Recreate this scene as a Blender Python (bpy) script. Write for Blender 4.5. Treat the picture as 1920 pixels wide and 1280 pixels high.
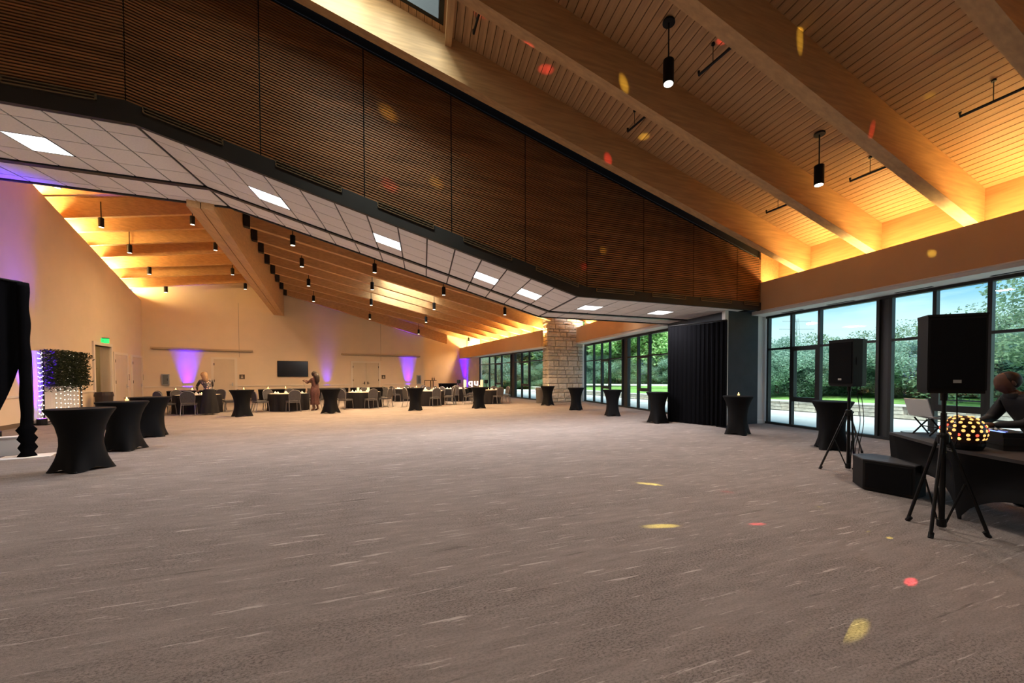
import bpy, math, random
from mathutils import Vector, Matrix, noise
from math import sin, cos, pi, radians, tan, atan2, sqrt
random.seed(7)
SC = bpy.context.scene
COL = SC.collection
for o in list(bpy.data.objects): bpy.data.objects.remove(o)

# ------------------------------------------------------------------ camera
F, CX, HZ, H = 710.0, 1060.0, 705.0, 1.55          # focal length / principal column / horizon row (px of 1920x1280), eye height
PD, YAW = radians(1.2), radians(20.5)
CY = HZ + F * tan(PD)
cam = bpy.data.cameras.new('camera'); camo = bpy.data.objects.new('camera', cam); COL.objects.link(camo)
camo.location = (0, 0, H); camo.rotation_euler = (pi / 2 - PD, 0, -YAW)
cam.sensor_width = 36; cam.sensor_fit = 'HORIZONTAL'; cam.lens = F / 1920 * 36
cam.shift_x = (960 - CX) / 1920; cam.shift_y = (CY - 640) / 1920
cam.clip_start = .05; cam.clip_end = 600
SC.camera = camo
EYE = Vector((0, 0, H))
FW = Vector((sin(YAW) * cos(PD), cos(YAW) * cos(PD), -sin(PD))); RT = Vector((cos(YAW), -sin(YAW), 0)); UP = RT.cross(FW)
def ray(x, y): return FW + RT * ((x - CX) / F) - UP * ((y - CY) / F)
def G(x, y, z=0.0):                                  # photo pixel -> point on the level z
    r = ray(x, y); return EYE + r * ((z - H) / r.z)
def PL(x, y, p, n):                                  # photo pixel -> point on a plane
    r = ray(x, y); n = Vector(n); return EYE + r * ((Vector(p) - EYE).dot(n) / r.dot(n))

# ------------------------------------------------------------------ view and sky
vs = SC.view_settings
vs.view_transform = 'Standard'; vs.look = 'None'; vs.gamma = 1; vs.use_curve_mapping = False; vs.exposure = 0.0
W = bpy.data.worlds.new('sky'); SC.world = W; W.use_nodes = True
nt = W.node_tree; nt.nodes.clear()
def N(t, typ, **kw):
    n = t.nodes.new(typ)
    for k, v in kw.items(): setattr(n, k, v)
    return n
def ramp(t, stops, fac=None):
    r = N(t, 'ShaderNodeValToRGB'); e = r.color_ramp.elements
    while len(e) > len(stops): e.remove(e[-1])
    while len(e) < len(stops): e.new(.5)
    for i, (p, c) in enumerate(stops):
        e[i].position = p; e[i].color = (*c, 1) if len(c) == 3 else c
    if fac is not None: t.links.new(fac, r.inputs[0])
    return r
tc = N(nt, 'ShaderNodeTexCoord'); sep = N(nt, 'ShaderNodeSeparateXYZ'); nt.links.new(tc.outputs['Generated'], sep.inputs[0])
grad = ramp(nt, [(0.0, (.58, .74, .80)), (.05, (.70, .84, .88)), (.11, (.60, .80, .88)), (.16, (.21, .50, .80)), (.30, (.13, .38, .72)), (1, (.11, .32, .64))], sep.outputs['Z'])
mp = N(nt, 'ShaderNodeMapping'); mp.inputs['Scale'].default_value = (2.2, 2.2, 11.0); nt.links.new(tc.outputs['Generated'], mp.inputs[0])
cn = N(nt, 'ShaderNodeTexNoise'); cn.inputs['Scale'].default_value = 1.7; cn.inputs['Detail'].default_value = 6; cn.inputs['Roughness'].default_value = .55
nt.links.new(mp.outputs[0], cn.inputs['Vector'])
cr = ramp(nt, [(.46, (0, 0, 0)), (.72, (1, 1, 1))], cn.outputs['Fac'])
mx = N(nt, 'ShaderNodeMixRGB'); mx.inputs[2].default_value = (.66, .86, .95, 1)
nt.links.new(cr.outputs[0], mx.inputs[0]); nt.links.new(grad.outputs[0], mx.inputs[1])
bg = N(nt, 'ShaderNodeBackground'); bg.inputs['Strength'].default_value = 1.5
wo = N(nt, 'ShaderNodeOutputWorld'); nt.links.new(mx.outputs[0], bg.inputs[0]); nt.links.new(bg.outputs[0], wo.inputs[0])

sun = bpy.data.lights.new('hazy_sun', 'SUN'); sun.energy = 10.0; sun.angle = radians(35); sun.color = (1.0, .98, .92)
suno = bpy.data.objects.new('hazy_sun', sun); COL.objects.link(suno); suno.rotation_euler = Vector((.24, .55, -.80)).to_track_quat('-Z', 'Y').to_euler()
# ------------------------------------------------------------------ light levels (all fixtures of the room)
WARM = (1.0, .69, .25); SOFT = (1.0, .65, .32); PEND = (1.0, .86, .72); TROF = (1.0, .96, .95); VIOLET = (.06, .0, 1.0)
P_COVE_NEAR, P_COVE_FAR, P_COVE_LEFT = 38, 120, 210      # watts per metre of cove
P_TROFFER, P_DOWN, P_PENDANT, P_VIOLET, P_SKYLIGHT = 125, 1050, 560, 8500, 65

# ------------------------------------------------------------------ materials
MATS = {}
def mat(name, col, rough=.7, metal=0.0, var=0.0, scale=8.0, bump=0.0, bscale=60.0, stretch=None, emit=None, estr=0.0, spec=.3):
    if name in MATS: return MATS[name]
    m = bpy.data.materials.new(name); m.use_nodes = True; t = m.node_tree; b = t.nodes['Principled BSDF']
    b.inputs['Roughness'].default_value = rough; b.inputs['Metallic'].default_value = metal
    b.inputs['Specular IOR Level'].default_value = spec
    b.inputs['Base Color'].default_value = (*col, 1)
    co = N(t, 'ShaderNodeTexCoord'); v = co.outputs['Object']
    if stretch:
        mm = N(t, 'ShaderNodeMapping'); mm.inputs['Scale'].default_value = stretch; t.links.new(v, mm.inputs[0]); v = mm.outputs[0]
    if var:
        n = N(t, 'ShaderNodeTexNoise'); n.inputs['Scale'].default_value = scale; n.inputs['Detail'].default_value = 5
        t.links.new(v, n.inputs['Vector'])
        r = ramp(t, [(.3, tuple(c * (1 - var) for c in col)), (.7, tuple(min(1, c * (1 + var)) for c in col))], n.outputs['Fac'])
        t.links.new(r.outputs[0], b.inputs['Base Color'])
    if bump:
        n2 = N(t, 'ShaderNodeTexNoise'); n2.inputs['Scale'].default_value = bscale; n2.inputs['Detail'].default_value = 3
        t.links.new(v, n2.inputs['Vector'])
        bp = N(t, 'ShaderNodeBump'); bp.inputs['Strength'].default_value = bump; bp.inputs['Distance'].default_value = .02
        t.links.new(n2.outputs['Fac'], bp.inputs['Height']); t.links.new(bp.outputs[0], b.inputs['Normal'])
    if emit:
        b.inputs['Emission Color'].default_value = (*emit, 1); b.inputs['Emission Strength'].default_value = estr
    MATS[name] = m; return m

def carpet():
    m = bpy.data.materials.new('carpet'); m.use_nodes = True; t = m.node_tree; b = t.nodes['Principled BSDF']
    b.inputs['Roughness'].default_value = .95; b.inputs['Specular IOR Level'].default_value = .1
    co = N(t, 'ShaderNodeTexCoord')
    def nz(sx, sy, sc, det, rough=.6, off=0):
        mm = N(t, 'ShaderNodeMapping'); mm.inputs['Scale'].default_value = (sx, sy, 1); mm.inputs['Location'].default_value = (off, off * .7, 0)
        t.links.new(co.outputs['Object'], mm.inputs[0])
        n = N(t, 'ShaderNodeTexNoise'); n.inputs['Scale'].default_value = sc; n.inputs['Detail'].default_value = det; n.inputs['Roughness'].default_value = rough
        t.links.new(mm.outputs[0], n.inputs['Vector']); return n.outputs['Fac']
    base = ramp(t, [(.25, (.195, .166, .156)), (.5, (.245, .212, .199)), (.75, (.300, .262, .246))], nz(1.2, 6, 1.9, 6, .7))
    spk = ramp(t, [(.38, (.38, .36, .36)), (.54, (1, 1, 1)), (.70, (1.0, 1.0, 1.0))], nz(.8, 1.4, 62, 3, .8, 3))
    spa = ramp(t, [(.38, (1, 1, 1)), (.60, (.0, .0, .0))], nz(.5, 1.1, 1.6, 3, .6, 9))
    mul = N(t, 'ShaderNodeMixRGB', blend_type='MULTIPLY'); t.links.new(base.outputs[0], mul.inputs[1]); t.links.new(spk.outputs[0], mul.inputs[2])
    sm = N(t, 'ShaderNodeMath', operation='MULTIPLY_ADD'); sm.inputs[1].default_value = .55; sm.inputs[2].default_value = .35
    t.links.new(spa.outputs[0], sm.inputs[0]); t.links.new(sm.outputs[0], mul.inputs[0])
    st = ramp(t, [(.595, (0, 0, 0)), (.65, (1, 1, 1))], nz(1.2, 15, 1.35, 6, .70, 21))
    dk = ramp(t, [(.30, (1, 1, 1)), (.36, (0, 0, 0))], nz(.8, 11, 1.2, 4, .62, 37))
    m1 = N(t, 'ShaderNodeMixRGB'); m1.inputs[2].default_value = (.45, .40, .375, 1)
    t.links.new(st.outputs[0], m1.inputs[0]); t.links.new(mul.outputs[0], m1.inputs[1])
    m2 = N(t, 'ShaderNodeMixRGB'); m2.inputs[2].default_value = (.085, .07, .064, 1)
    f2 = N(t, 'ShaderNodeMath', operation='MULTIPLY'); f2.inputs[1].default_value = .55; t.links.new(dk.outputs[0], f2.inputs[0])
    t.links.new(f2.outputs[0], m2.inputs[0]); t.links.new(m1.outputs[0], m2.inputs[1]); t.links.new(m2.outputs[0], b.inputs['Base Color'])
    bp = N(t, 'ShaderNodeBump'); bp.inputs['Strength'].default_value = .5; bp.inputs['Distance'].default_value = .01
    t.links.new(nz(1, 1, 150, 2, .6, 5), bp.inputs['Height']); t.links.new(bp.outputs[0], b.inputs['Normal'])
    return m
def glass(name='window_glass', tint=(.90, .98, .97)):
    m = bpy.data.materials.new(name); m.use_nodes = True; t = m.node_tree; t.nodes.clear()
    tr = N(t, 'ShaderNodeBsdfTransparent'); tr.inputs[0].default_value = (*tint, 1)
    gl = N(t, 'ShaderNodeBsdfGlossy'); gl.inputs['Roughness'].default_value = .02
    fc_ = N(t, 'ShaderNodeLayerWeight'); pw5 = N(t, 'ShaderNodeMath', operation='POWER'); pw5.inputs[1].default_value = 5.0; t.links.new(fc_.outputs['Facing'], pw5.inputs[0]); lw = N(t, 'ShaderNodeMath', operation='MULTIPLY_ADD'); lw.inputs[1].default_value = .5; lw.inputs[2].default_value = .02; t.links.new(pw5.outputs[0], lw.inputs[0])
    mxs = N(t, 'ShaderNodeMixShader'); o = N(t, 'ShaderNodeOutputMaterial')
    t.links.new(lw.outputs[0], mxs.inputs[0]); t.links.new(tr.outputs[0], mxs.inputs[1]); t.links.new(gl.outputs[0], mxs.inputs[2]); t.links.new(mxs.outputs[0], o.inputs[0])
    return m
def emis(name, col, s): return mat(name, tuple(c * .8 for c in col), .5, emit=col, estr=s)

CARPET = carpet(); GLASS = glass()
GLULAM = mat('glulam_wood', (.52, .30, .135), .55, var=.16, scale=3.0, stretch=(.6, 5, 7), bump=.06, bscale=20)
GLULAM_Y = mat('glulam_wood_long', (.52, .30, .135), .55, var=.14, scale=3.0, stretch=(5, .6, 7), bump=.06, bscale=20)
PLANK = mat('plank_wood', (.48, .27, .125), .55, var=.20, scale=2.2, stretch=(6, .5, 6), bump=.05, bscale=20)
SLAT = mat('slat_wood', (.30, .130, .052), .5, var=.30, scale=1.4, stretch=(.5, 4, 5))
DARK = mat('black_backing', (.018, .016, .015), .8)
BAND = mat('dark_bronze_band', (.024, .020, .018), .55, var=.1, scale=3)
TILE = mat('acoustic_tile', (.72, .69, .68), .9, var=.05, scale=30, bump=.05, bscale=200)
GRID = mat('tile_grid_black', (.035, .033, .035), .6)
WHITE = mat('white_paint', (.70, .69, .67), .7, var=.02, scale=2)
CREAM = mat('cream_wall_paint', (.70, .57, .43), .8, var=.025, scale=1.5, bump=.03, bscale=120)
TANF = mat('tan_fascia_paint', (.56, .36, .20), .6, var=.03, scale=1.5)
DOORM = mat('beige_door_paint', (.60, .50, .38), .55, var=.03, scale=2)
RAILM = mat('cream_rail_paint', (.70, .62, .52), .6)
BASEM = mat('brown_baseboard', (.13, .095, .07), .7)
ALU = mat('dark_bronze_aluminium', (.030, .034, .036), .4, .4)
STEEL = mat('dark_steel', (.05, .055, .06), .45, .5)
GREYCOL = mat('charcoal_wall', (.045, .052, .062), .7, var=.1, scale=4)
STONEA = [mat('limestone_%d' % i, c, .9, var=.22, scale=9, bump=.9, bscale=14) for i, c in enumerate([(.50, .455, .39), (.43, .395, .345), (.56, .51, .44), (.47, .42, .35)])]
MORTAR = mat('mortar', (.26, .235, .205), .95, var=.1)
BLACKF = mat('black_fabric', (.005, .005, .006), .9, bump=.1, bscale=200, spec=.0)
SPANDEX = mat('black_spandex', (.006, .006, .007), .7, spec=.1)
CLOTH = mat('black_tablecloth', (.012, .010, .012), .8, spec=.2)
LINEN = mat('ivory_linen', (.50, .44, .36), .8)
NAPK = mat('white_napkin', (.75, .74, .74), .8)
CHAIRF = mat('grey_chair_fabric', (.060, .055, .058), .85, var=.25, scale=40)
CHAIRM = mat('silver_vein_frame', (.26, .24, .23), .4, .8)
BLKP = mat('black_plastic', (.010, .010, .011), .6, spec=.15)
BLKM = mat('black_metal', (.015, .015, .016), .4, .6)
SCREEN = mat('dark_screen', (.006, .006, .010), .15, spec=.6)
STAIN = mat('stainless_steel', (.42, .43, .45), .3, .9)
SKIN_D = mat('brown_skin', (.10, .045, .028), .6); SKIN_L = mat('fair_skin', (.52, .32, .23), .6)

# ------------------------------------------------------------------ mesh helpers
class MB:
    def __init__(s): s.v = []; s.f = []; s.smooth = False
    def add(s, vs, fs):
        o = len(s.v); s.v += [tuple(v) for v in vs]; s.f += [tuple(i + o for i in f) for f in fs]; return s
    def hexa(s, p):     # 8 points: bottom 4 (ccw), top 4
        return s.add(p, [(3, 2, 1, 0), (4, 5, 6, 7), (0, 1, 5, 4), (1, 2, 6, 5), (2, 3, 7, 6), (3, 0, 4, 7)])
    def box(s, x0, x1, y0, y1, z0, z1):
        return s.hexa([(x0, y0, z0), (x1, y0, z0), (x1, y1, z0), (x0, y1, z0), (x0, y0, z1), (x1, y0, z1), (x1, y1, z1), (x0, y1, z1)])
    def bar(s, a, b, w, h, up=(0, 0, 1), below=0):   # beam from a to b, width w, height h, centred (or a,b at its bottom when below=1)
        a = Vector(a); b = Vector(b); d = (b - a).normalized(); up = Vector(up)
        sd = d.cross(up)
        if sd.length < 1e-5: sd = d.cross(Vector((1, 0, 0)))
        sd.normalize(); u = sd.cross(d).normalized() if not below else Vector((0, 0, 1))
        lo = 0 if below else -h / 2; hi = h if below else h / 2
        p = []
        for q in (lo, hi):
            for (e, k) in ((a, -1), (a, 1), (b, 1), (b, -1)): p.append(e + sd * (k * w / 2) + u * q)
        return s.hexa(p)
    def prism(s, pts, z0, z1):
        n = len(pts); vs = [(x, y, z0) for x, y in pts] + [(x, y, z1) for x, y in pts]
        return s.add(vs, [tuple(range(n - 1, -1, -1)), tuple(range(n, 2 * n))] + [(i, (i + 1) % n, n + (i + 1) % n, n + i) for i in range(n)])
    def tube(s, pts, r, n=8, caps=True):
        pts = [Vector(p) for p in pts]; rs = r if isinstance(r, (list, tuple)) else [r] * len(pts); rings = []; prev = None
        for i, p in enumerate(pts):
            d = (pts[min(i + 1, len(pts) - 1)] - pts[max(i - 1, 0)]).normalized()
            a = prev if prev is not None else (Vector((0, 0, 1)) if abs(d.z) < .9 else Vector((1, 0, 0)))
            sd = d.cross(a)
            if sd.length < 1e-4: sd = d.cross(Vector((1, 0, 0)))
            sd.normalize(); u = sd.cross(d); prev = u
            rings.append([p + (sd * cos(2 * pi * k / n) + u * sin(2 * pi * k / n)) * rs[i] for k in range(n)])
        vs = [v for r_ in rings for v in r_]; fs = []
        for i in range(len(pts) - 1):
            for k in range(n): fs.append((i * n + k, i * n + (k + 1) % n, (i + 1) * n + (k + 1) % n, (i + 1) * n + k))
        if caps: fs += [tuple(range(n - 1, -1, -1)), tuple(range(len(vs) - n, len(vs)))]
        return s.add(vs, fs)
    def lathe(s, prof, n=20, c=(0, 0, 0), sx=1, sy=1, caps=True):
        vs = []; fs = []
        for (r, z) in prof:
            for k in range(n): vs.append((c[0] + r * sx * cos(2 * pi * k / n), c[1] + r * sy * sin(2 * pi * k / n), c[2] + z))
        for i in range(len(prof) - 1):
            for k in range(n): fs.append((i * n + k, i * n + (k + 1) % n, (i + 1) * n + (k + 1) % n, (i + 1) * n + k))
        if caps: fs += [tuple(range(n - 1, -1, -1)), tuple(range(len(vs) - n, len(vs)))]
        return s.add(vs, fs)
    def ball(s, c, r, n=12, m=8, sx=1, sy=1, sz=1):
        return s.lathe([(max(1e-4, r * sin(pi * i / m)), -r * sz * cos(pi * i / m)) for i in range(m + 1)], n, c, sx, sy)
    def mesh(s, name, m, smooth=False):
        me = bpy.data.meshes.new(name); me.from_pydata(s.v, [], s.f); me.update()
        for q in (m if isinstance(m, (list, tuple)) else [m]): me.materials.append(q)
        if smooth: me.polygons.foreach_set('use_smooth', [True] * len(me.polygons))
        return me
    def build(s, name, m, parent=None, smooth=False, loc=None):
        o = bpy.data.objects.new(name, s.mesh(name, m, smooth)); COL.objects.link(o)
        if parent: o.parent = parent
        if loc is not None: o.location = loc
        return o
def tag(o, label, cat, group=None, kind=None):
    o['label'] = label
    if cat: o['category'] = cat
    if group: o['group'] = group
    if kind: o['kind'] = kind
    return o
def thing(name, label, cat, loc=(0, 0, 0), rz=0, group=None):
    o = bpy.data.objects.new(name, None); COL.objects.link(o); o.empty_display_size = .1
    o.location = loc; o.rotation_euler = (0, 0, rz); return tag(o, label, cat, group)
def struct(o, label=None):
    o['kind'] = 'structure'
    if label: o['label'] = label
    return o
def sempty(name, label=None, loc=(0, 0, 0), rz=0):
    o = bpy.data.objects.new(name, None); COL.objects.link(o); o.location = loc; o.rotation_euler = (0, 0, rz); o.empty_display_size = .1
    return struct(o, label)
def dup(o, parent=None):
    c = o.copy(); COL.objects.link(c)
    if parent: c.parent = parent
    for ch in list(o.children): dup(ch, c)
    return c
def inst(me, name, parent, loc, rot=(0, 0, 0), scale=None):
    o = bpy.data.objects.new(name, me); COL.objects.link(o); o.parent = parent; o.location = loc; o.rotation_euler = rot
    if scale: o.scale = scale
    return o
def lamp(name, typ, loc, power, col, parent=None, **kw):
    l = bpy.data.lights.new(name, typ); l.energy = power; l.color = col
    for k, v in kw.items(): setattr(l, k, v)
    o = bpy.data.objects.new(name, l); COL.objects.link(o); o.location = loc
    if parent: o.parent = parent
    return o
def aim(o, d): o.rotation_euler = Vector(d).to_track_quat('-Z', 'Y').to_euler()

# ------------------------------------------------------------------ plan of the hall
XW, XF = 10.6, 9.9                     # near window wall, near fascia face
YB, YF = 9.0, 12.5                     # bulkhead near / far face
SL = .289                              # near roof pitch
def zbeam(x): return 4.58 + SL * (10.6 - x)
def zplank(x): return zbeam(x) + .77
XR = -6.0                              # near ridge
BWP = Vector((-9.83, 28.9, 0)); BWD = Vector((.94, .337, 0)).normalized(); BWN = Vector((-BWD.y, BWD.x, 0))    # back wall
C0 = Vector((-14.29, 27.3, 0)); aL = radians(-14.5); LD = Vector((sin(aL), cos(aL), 0)); LN = Vector((LD.y, -LD.x, 0))   # left wall
P0 = G(994, 748.5); WD = Vector((-.19, .98, 0)).normalized(); WN = Vector((WD.y, -WD.x, 0))                     # far window wall
RA, RB = Vector((-5.05, YF - .05, 5.83)), Vector((-8.43, 29.4, 5.45)); RD = Vector((RB.x - RA.x, RB.y - RA.y, 0)).normalized(); RN = Vector((RD.y, -RD.x, 0))
def wline(p, d, y): return Vector(p) + Vector(d) * ((y - p.y) / d.y)
LW = lambda y: wline(C0, LD, y)
WW = lambda y: wline(P0, WD, y)
ALC = Vector((3.28, 38.2, 0))          # alcove wall
def isect(p, d, q, n): return Vector(p) + Vector(d) * ((Vector(q) - Vector(p)).dot(n) / Vector(d).dot(n))
BJOG = BWP + BWD * ((0.04 - BWP.x) / BWD.x)
ACORN = isect(P0, WD, ALC, BWN)
YS = -7.0

# floor and ground
fl = MB(); fp = [(LW(YS).x, YS), (XW, YS), (XW, 9.42), (9.4, 9.42), (9.4, 21.9), (WW(21.9).x, 21.9), (ACORN.x, ACORN.y), (BJOG.x, 41), (C0.x - .5, 41), (C0.x - .5, C0.y), (C0.x, C0.y)]
fl.prism(fp, -.12, 0); struct(fl.build('floor', CARPET), 'grey brown carpet with pale woven streaks')
PAVE = mat('pale_patio_concrete', (.50, .50, .49), .8, var=.10, scale=1.2)
GRASS = mat('lawn_green', (.20, .36, .09), .9, var=.35, scale=3, bump=.5, bscale=40)
g = MB(); g.box(-60, 140, -60, 160, -.42, -.16); struct(g.build('ground', GRASS), 'grass ground around the hall')
g = MB(); g.prism([(XW + .1, -30), (19, -30), (19, 8), (16.5, 14), (14.5, 30), (13, 42), (9.0, 42), (6.0, 39.5), (7.2, 22), (9.45, 22), (9.45, 9.6), (XW + .1, 9.6)], -.15, -.03)
patio = struct(g.build('patio', PAVE), 'pale concrete patio outside the windows')

# ------------------------------------------------------------------ near roof: planks, beams, upper wall, skylight
roof = sempty('ceiling', 'sloping timber plank ceiling above the dance floor')
a = math.atan(SL); pw = .145
pm = {}
def plank_mesh(y0, y1):
    k = (round(y0, 2), round(y1, 2))
    if k not in pm: m_ = MB(); m_.box(-.066 / 1, .066, y0, y1, 0, .03); pm[k] = m_.mesh('plank', PLANK)
    return pm[k]
x = XW + .05; n = 0
SKX0, SKX1 = -2.6, .40
while x > XR:
    xc = x - pw / 2 * cos(a)
    if SKX0 < xc < SKX1: spans = [(YS, 6.35), (7.75, YB)]
    else: spans = [(YS, YB)]
    for (y0, y1) in spans: inst(plank_mesh(y0, y1), 'plank', roof, (xc, 0, zplank(xc)), (0, a, 0))
    x -= pw * cos(a)
deck = MB()
for (x0, x1, y0, y1) in ((XW + .4, SKX1, YS, YB), (SKX1, SKX0, YS, 6.33), (SKX1, SKX0, 7.77, YB), (SKX0, XR, YS, YB)):
    deck.hexa([(x1, y0, zplank(x1) + .02), (x0, y0, zplank(x0) + .02), (x0, y1, zplank(x0) + .02), (x1, y1, zplank(x1) + .02), (x1, y0, zplank(x1) + .2), (x0, y0, zplank(x0) + .2), (x0, y1, zplank(x0) + .2), (x1, y1, zplank(x1) + .2)])
zL = zplank(XR); xl = -12.0
deck.hexa([(xl, YS, zL - SL * 6), (XR, YS, zL), (XR, YB, zL), (xl, YB, zL - SL * 6), (xl, YS, zL - SL * 6 + .2), (XR, YS, zL + .2), (XR, YB, zL + .2), (xl, YB, zL - SL * 6 + .2)])
struct(deck.build('roof_deck', mat('dark_gap', (.10, .05, .02), .9)), 'roof boarding above the planks')
fr = MB()
for (x0, x1, y0, y1) in ((SKX0, SKX1, 6.33, 6.42), (SKX0, SKX1, 7.68, 7.77)): fr.hexa([(x0, y0, zplank(x0) - .02), (x1, y0, zplank(x1) - .02), (x1, y1, zplank(x1) - .02), (x0, y1, zplank(x0) - .02), (x0, y0, zplank(x0) + .35), (x1, y0, zplank(x1) + .35), (x1, y1, zplank(x1) + .35), (x0, y1, zplank(x0) + .35)])
for xx in (SKX0, -1.1, -.55, SKX1 - .09): fr.hexa([(xx, 6.4, zplank(xx) - .02), (xx + .09, 6.4, zplank(xx + .09) - .02), (xx + .09, 7.7, zplank(xx + .09) - .02), (xx, 7.7, zplank(xx) - .02), (xx, 6.4, zplank(xx) + .35), (xx + .09, 6.4, zplank(xx + .09) + .35), (xx + .09, 7.7, zplank(xx + .09) + .35), (xx, 7.7, zplank(xx) + .35)])
sky = sempty('window_1', 'roof skylight with black frame between two beams')
fr.build('frame', BLKM, sky)
pn = MB(); pn.hexa([(SKX0, 6.4, zplank(SKX0) + .2), (SKX1, 6.4, zplank(SKX1) + .2), (SKX1, 7.7, zplank(SKX1) + .2), (SKX0, 7.7, zplank(SKX0) + .2), (SKX0, 6.4, zplank(SKX0) + .21), (SKX1, 6.4, zplank(SKX1) + .21), (SKX1, 7.7, zplank(SKX1) + .21), (SKX0, 7.7, zplank(SKX0) + .21)])
pn.build('pane', GLASS, sky)
l = lamp('skylight_daylight', 'AREA', ((SKX0 + SKX1) / 2 - .3, 7.05, zplank(-1.1) + .12), P_SKYLIGHT, (.93, 1.0, .86), sky, shape='RECTANGLE', size=2.3, size_y=1.1); aim(l, (-.1, .9, -1))

BY = [7.95 - 1.84 * k for k in range(9)]
for k, y in enumerate(BY):
    b = MB(); b.bar((XW + .3, y + .11, zbeam(XW + .3)), (XR, y + .11, zbeam(XR)), .22, .78, below=1)
    struct(b.build('roof_beam', GLULAM), 'glulam roof beam running down to the window fascia')
b = MB(); b.bar((SKX1 + .10, 6.2, zbeam(SKX1 + .1) + .56), (SKX1 + .10, 7.95, zbeam(SKX1 + .1) + .56), .12, .24, below=1)
pu = struct(b.build('trim_1', GLULAM_Y), 'short timber header beside the skylight')
rb = MB(); rb.box(XR - .2, XR + .2, YS, YB, zbeam(XR) - .3, zplank(XR)); struct(rb.build('ridge_beam', GLULAM_Y), 'ridge beam over the dance floor')
uw = MB(); uw.box(XW + .05, XW + .25, YS, YB + .4, 3.62, zplank(XW) + .05); uw.box(9.9, XW + .2, YB + .02, YB + .2, 3.6, zplank(9.9) + .1); struct(uw.build('wall_upper_right', GLULAM_Y), 'timber upper wall above the window soffit')
# near fascia, soffit, cove
fa = MB(); fa.box(XF, XF + .12, YS, 9.2, 3.60, 4.47); struct(fa.build('trim_2', TANF), 'tan painted fascia above the near windows')
so = MB(); so.box(XF + .02, XW + .1, YS, 9.42, 3.50, 3.60); so.box(XF - .04, XF + .1, YS, 9.3, 3.575, 3.602); struct(so.build('soffit_near', WHITE), 'white soffit above the near windows')
for y in (8.3, 6.9, 5.3, 3.7):
    v = MB(); v.box(10.33, 10.41, y - .35, y + .35, 3.494, 3.502); d = struct(v.build('linear_diffuser', BLKP, None), 'black linear air slot in the soffit')
lg = MB(); lg.box(10.2, 10.36, -6, 8.9, 3.6, 4.24); struct(lg.build('cove_ledge', WHITE), 'white ledge carrying the near cove strip')
cove_emit = emis('cove_led', (1.0, .62, .18), 7.0)
def cove(name, p, q, facing, wpm, label):
    p = Vector(p); q = Vector(q); L = (q - p).length
    c = MB(); c.bar(p, q, .05, .03); o = c.build(name, cove_emit); tag(o, label, 'cove light')
    nseg = max(1, round(L / 3.0))
    for i in range(nseg):
        m_ = p.lerp(q, (i + .5) / nseg); l = lamp('cove_glow', 'AREA', m_ + Vector((0, 0, .04)), wpm * L / nseg, WARM, None, shape='RECTANGLE', size=L / nseg, size_y=.12)
        d = Vector(facing).normalized(); xax = (q - p).normalized(); zax = -d; yax = zax.cross(xax).normalized(); xax = yax.cross(zax)
        l.matrix_world = Matrix.Translation(m_ + Vector((0, 0, .04))) @ Matrix((xax, yax, zax)).transposed().to_4x4()
    return o
cove('cove_light', (10.28, -6, 4.26), (10.28, 8.9, 4.26), (-.45, 0, 1), P_COVE_NEAR, 'warm LED strip hidden behind the near tan fascia')

# ------------------------------------------------------------------ bulkhead between the halls
XB = [9.9, 8.96, 7.33, 5.66, 3.97, 2.34, .62, -1.14, -2.93, -4.87, -6.6, -8.3]
XLE = LW(YB).x
def zsof(x): return 3.60 if x >= 3.73 else (3.60 + .283 * (3.73 - x) if x > -4.75 else 6.0)
def zslat(x): return 3.86 if x >= 3.97 else (3.86 + .286 * (3.97 - x) if x > -4.87 else 3.86 + .286 * 8.84)
def ztop(x): return zplank(x) - .36 if x > XR else zplank(XR) - .36
bh = MB()
prof = [(9.9, zsof(9.9)), (3.73, 3.6), (-4.75, 6.0), (XLE - .6, 6.0)]
for (xa, za), (xb, zb_) in zip(prof, prof[1:]):
    ta, tb = zplank(xa) + .05, zplank(max(xb, XR)) + .05
    bh.hexa([(xb, YB + .09, zb_ + .06), (xa, YB + .09, za + .06), (xa, YF, za + .06), (xb, YF, zb_ + .06), (xb, YB + .09, tb), (xa, YB + .09, ta), (xa, YF, ta), (xb, YF, tb)])
bulk = struct(bh.build('wall_bulkhead', DARK), 'black core of the bulkhead between the two halls')
bd = MB()
pr2 = [9.9, 3.97, 3.73, -4.75, -4.87, XLE - .6]
for xa, xb in zip(pr2, pr2[1:]):
    bd.hexa([(xb, YB, zsof(xb) - .01), (xa, YB, zsof(xa) - .01), (xa, YB + .09, zsof(xa) - .01), (xb, YB + .09, zsof(xb) - .01), (xb, YB, zslat(xb) - .01), (xa, YB, zslat(xa) - .01), (xa, YB + .09, zslat(xa) - .01), (xb, YB + .09, zslat(xb) - .01)])
struct(bd.build('trim_3', BAND), 'dark band along the foot of the slatted bulkhead')
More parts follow.
